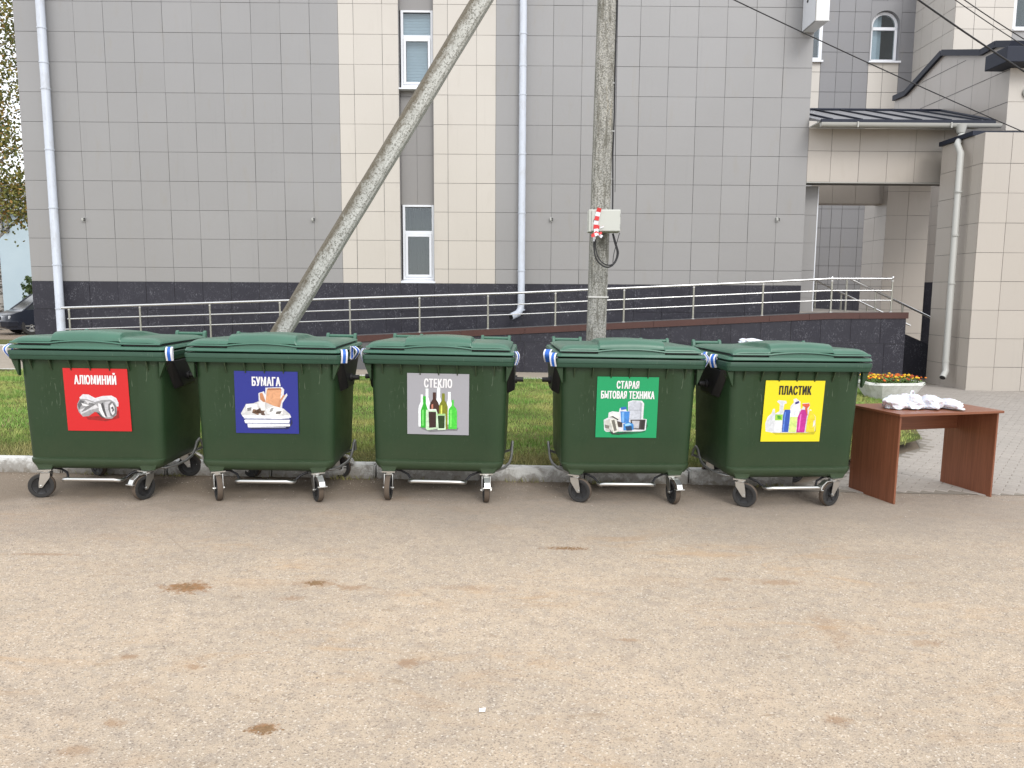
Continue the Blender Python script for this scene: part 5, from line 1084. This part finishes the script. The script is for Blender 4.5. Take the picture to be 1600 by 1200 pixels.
for s in (-1, 1):
    part('pillar', MB().tube([(-.80, s*.775, .78), (-.1, s*.61, 1.365)], .028, 6).xf(Matrix.Translation((car_dx, 0, .06))), PAINT, car); part('pillar', MB().tube([(.45, s*.775, .87), (.45, s*.615, 1.365)], .03, 6).xf(Matrix.Translation((car_dx, 0, .06))), PAINT, car); part('pillar', MB().tube([(1.57, s*.76, .9), (1.0, s*.61, 1.365)], .05, 6).xf(Matrix.Translation((car_dx, 0, .06))), PAINT, car)
    part('headlight', MB().loft([[(-2.07, s*.46, .54), (-1.9, s*.80, .56), (-1.9, s*.81, .69), (-2.06, s*.46, .67)], [(-2.11, s*.45, .55), (-1.97, s*.80, .57), (-1.96, s*.80, .68), (-2.10, s*.45, .66)]]), HL, car, bevel=.01)
    part('mirror', MB().box(-.62, -.48, s*.9-.09, s*.9+.09, .9, 1.03), PAINT, car, bevel=.03)
    for x in (-1.3, 1.3):
        wv = part('wheel', MB().lathe([(.2, -.1), (.3, -.1), (.32, -.06), (.32, .06), (.3, .1), (.2, .1), (.2, -.1)], 'x', 24).xf(Matrix.Translation((x, s*.76, .32)) @ Matrix.Rotation(pi/2, 4, 'Z')), RUBBER, car, smooth=40)
        rm = MB().lathe([(.02, .1), (.05, .11), (.06, .085), (.19, .09), (.205, .1), (.205, -.1)], 'x', 24)
        for i in range(6): s0_ = len(rm.v); rm.box(.085, .1, .04, .19, -.022, .022); rm.xf(Matrix.Rotation(i*pi/3, 4, 'X'), s0_)
        part('rim', rm.xf(Matrix.Translation((x, s*.76, .32)) @ Matrix.Rotation(pi/2 if s > 0 else -pi/2, 4, 'Z')), DSTEEL, wv, smooth=40)
part('bumper', MB().loft([[(-2.16, -.6, .3), (-2.16, .6, .3), (-2.0, .84, .3), (-1.7, .87, .3), (-1.7, -.87, .3), (-2.0, -.84, .3)], [(-2.18, -.6, .5), (-2.18, .6, .5), (-2.02, .85, .5), (-1.7, .875, .5), (-1.7, -.875, .5), (-2.02, -.85, .5)]]), PAINT, car, bevel=.02); part('grille', MB().box(-2.13, -2.08, -.38, .38, .54, .64), BLACKP, car)
# birch
BARK = mat('birch_bark', (.4, .38, .34), .9); t = NT(BARK); t.base(t.mix(t.ramp(t.noise(3, 5, .7, t.co((1, 1, 4))), [(.48, 0), (.56, 1)]), (.42, .4, .36), (.05, .045, .04)))
BLEAF = mat('autumn_leaves', (.2, .16, .04), .7); t = NT(BLEAF); t.base(t.ramp(t.isl(), [(0, (.05, .07, .015)), (.55, (.13, .14, .03)), (.85, (.26, .21, .04)), (1, (.26, .13, .03))]))
def tree(name, label, base, H, trunk_r, cc, cr, nleaf, leaf, mt, cat='tree', seed=1, droop=0, branches=16):
    random.seed(seed); tr_ = thing(name, label, cat, base); pts = [(0, 0, -.2)]+[(.15*sin(i*.9)*i/6, .1*cos(i)*i/6, H*i/7) for i in range(1, 8)]
    part('trunk', MB().tube(pts, [trunk_r*(1-.8*i/8) for i in range(8)], 10), BARK, tr_, smooth=60)
    br = MB(); tips = []
    for i in range(branches):
        a = random.uniform(0, 6.3); z0 = H*random.uniform(.25, .9); L = cr[0]*random.uniform(.5, 1.05); e = Vector((cos(a)*L, sin(a)*L*cr[1]/cr[0], z0+L*.4-droop)); s_ = Vector((0, 0, z0)); m = s_.lerp(e, .5)+Vector((0, 0, L*.25))
        br.tube([s_, s_.lerp(m, .5)+Vector((0, 0, .1)), m, m.lerp(e, .6), e], [trunk_r*.3, trunk_r*.24, trunk_r*.17, trunk_r*.1, trunk_r*.04], 6); tips += [e, m, m.lerp(e, .5), e+Vector((random.uniform(-1, 1), random.uniform(-1, 1), -.8))]
    part('limbs', br, BARK, tr_, smooth=60)
    lv = MB(); cl = []
    for i in range(int(nleaf/55)):
        if random.random() < .4: c = random.choice(tips)
        else:
            u = Vector((random.gauss(0, 1), random.gauss(0, 1), random.gauss(0, 1))).normalized()*(random.random()**.45); c = Vector((cc[0]+u.x*cr[0], cc[1]+u.y*cr[1], cc[2]+u.z*cr[2]))
        cl.append(c)
        for k_ in range(55):
            q = c+Vector((random.gauss(0, .26), random.gauss(0, .26), random.gauss(0, .38)))*(cr[0]/3); r_ = leaf*random.uniform(.6, 1.3); a = Vector((random.gauss(0, 1), random.gauss(0, 1), random.gauss(0, 1))).normalized(); b = a.orthogonal().normalized()
            lv.add([q-a*r_, q-b*r_*.6, q+a*r_, q+b*r_*.6], [(0, 1, 2, 3)])
    kind(part('crown', lv, mt, tr_), 'stuff'); return tr_
tb_ = W(-4, 470, 30)
tree('birch_tree', 'birch with thinning yellow and brown autumn leaves at the far left edge', (tb_.x, 30, gz(-14)), 13.5, .2, (-1.2, 0, 9.4), (3.3, 3, 5.6), 30000, .07, BLEAF, seed=5)
q = W(18, 383, 29.9)-Vector((tb_.x, 30, gz(-14)))
SLEAF = mat('shrub_leaves', (.06, .11, .04), .6); t = NT(SLEAF); t.base(t.mix(t.isl(), (.04, .09, .025), (.16, .22, .08)))
sb = W(52, 458, 34); tree('garden_shrub', 'small green shrub beyond the car at the corner of the grey building', (sb.x, 34, 0), 1.7, .04, (0, 0, 1.75), (.5, .5, .5), 2000, .06, SLEAF, 'shrub', 8, 0, 7)
random.seed(3)
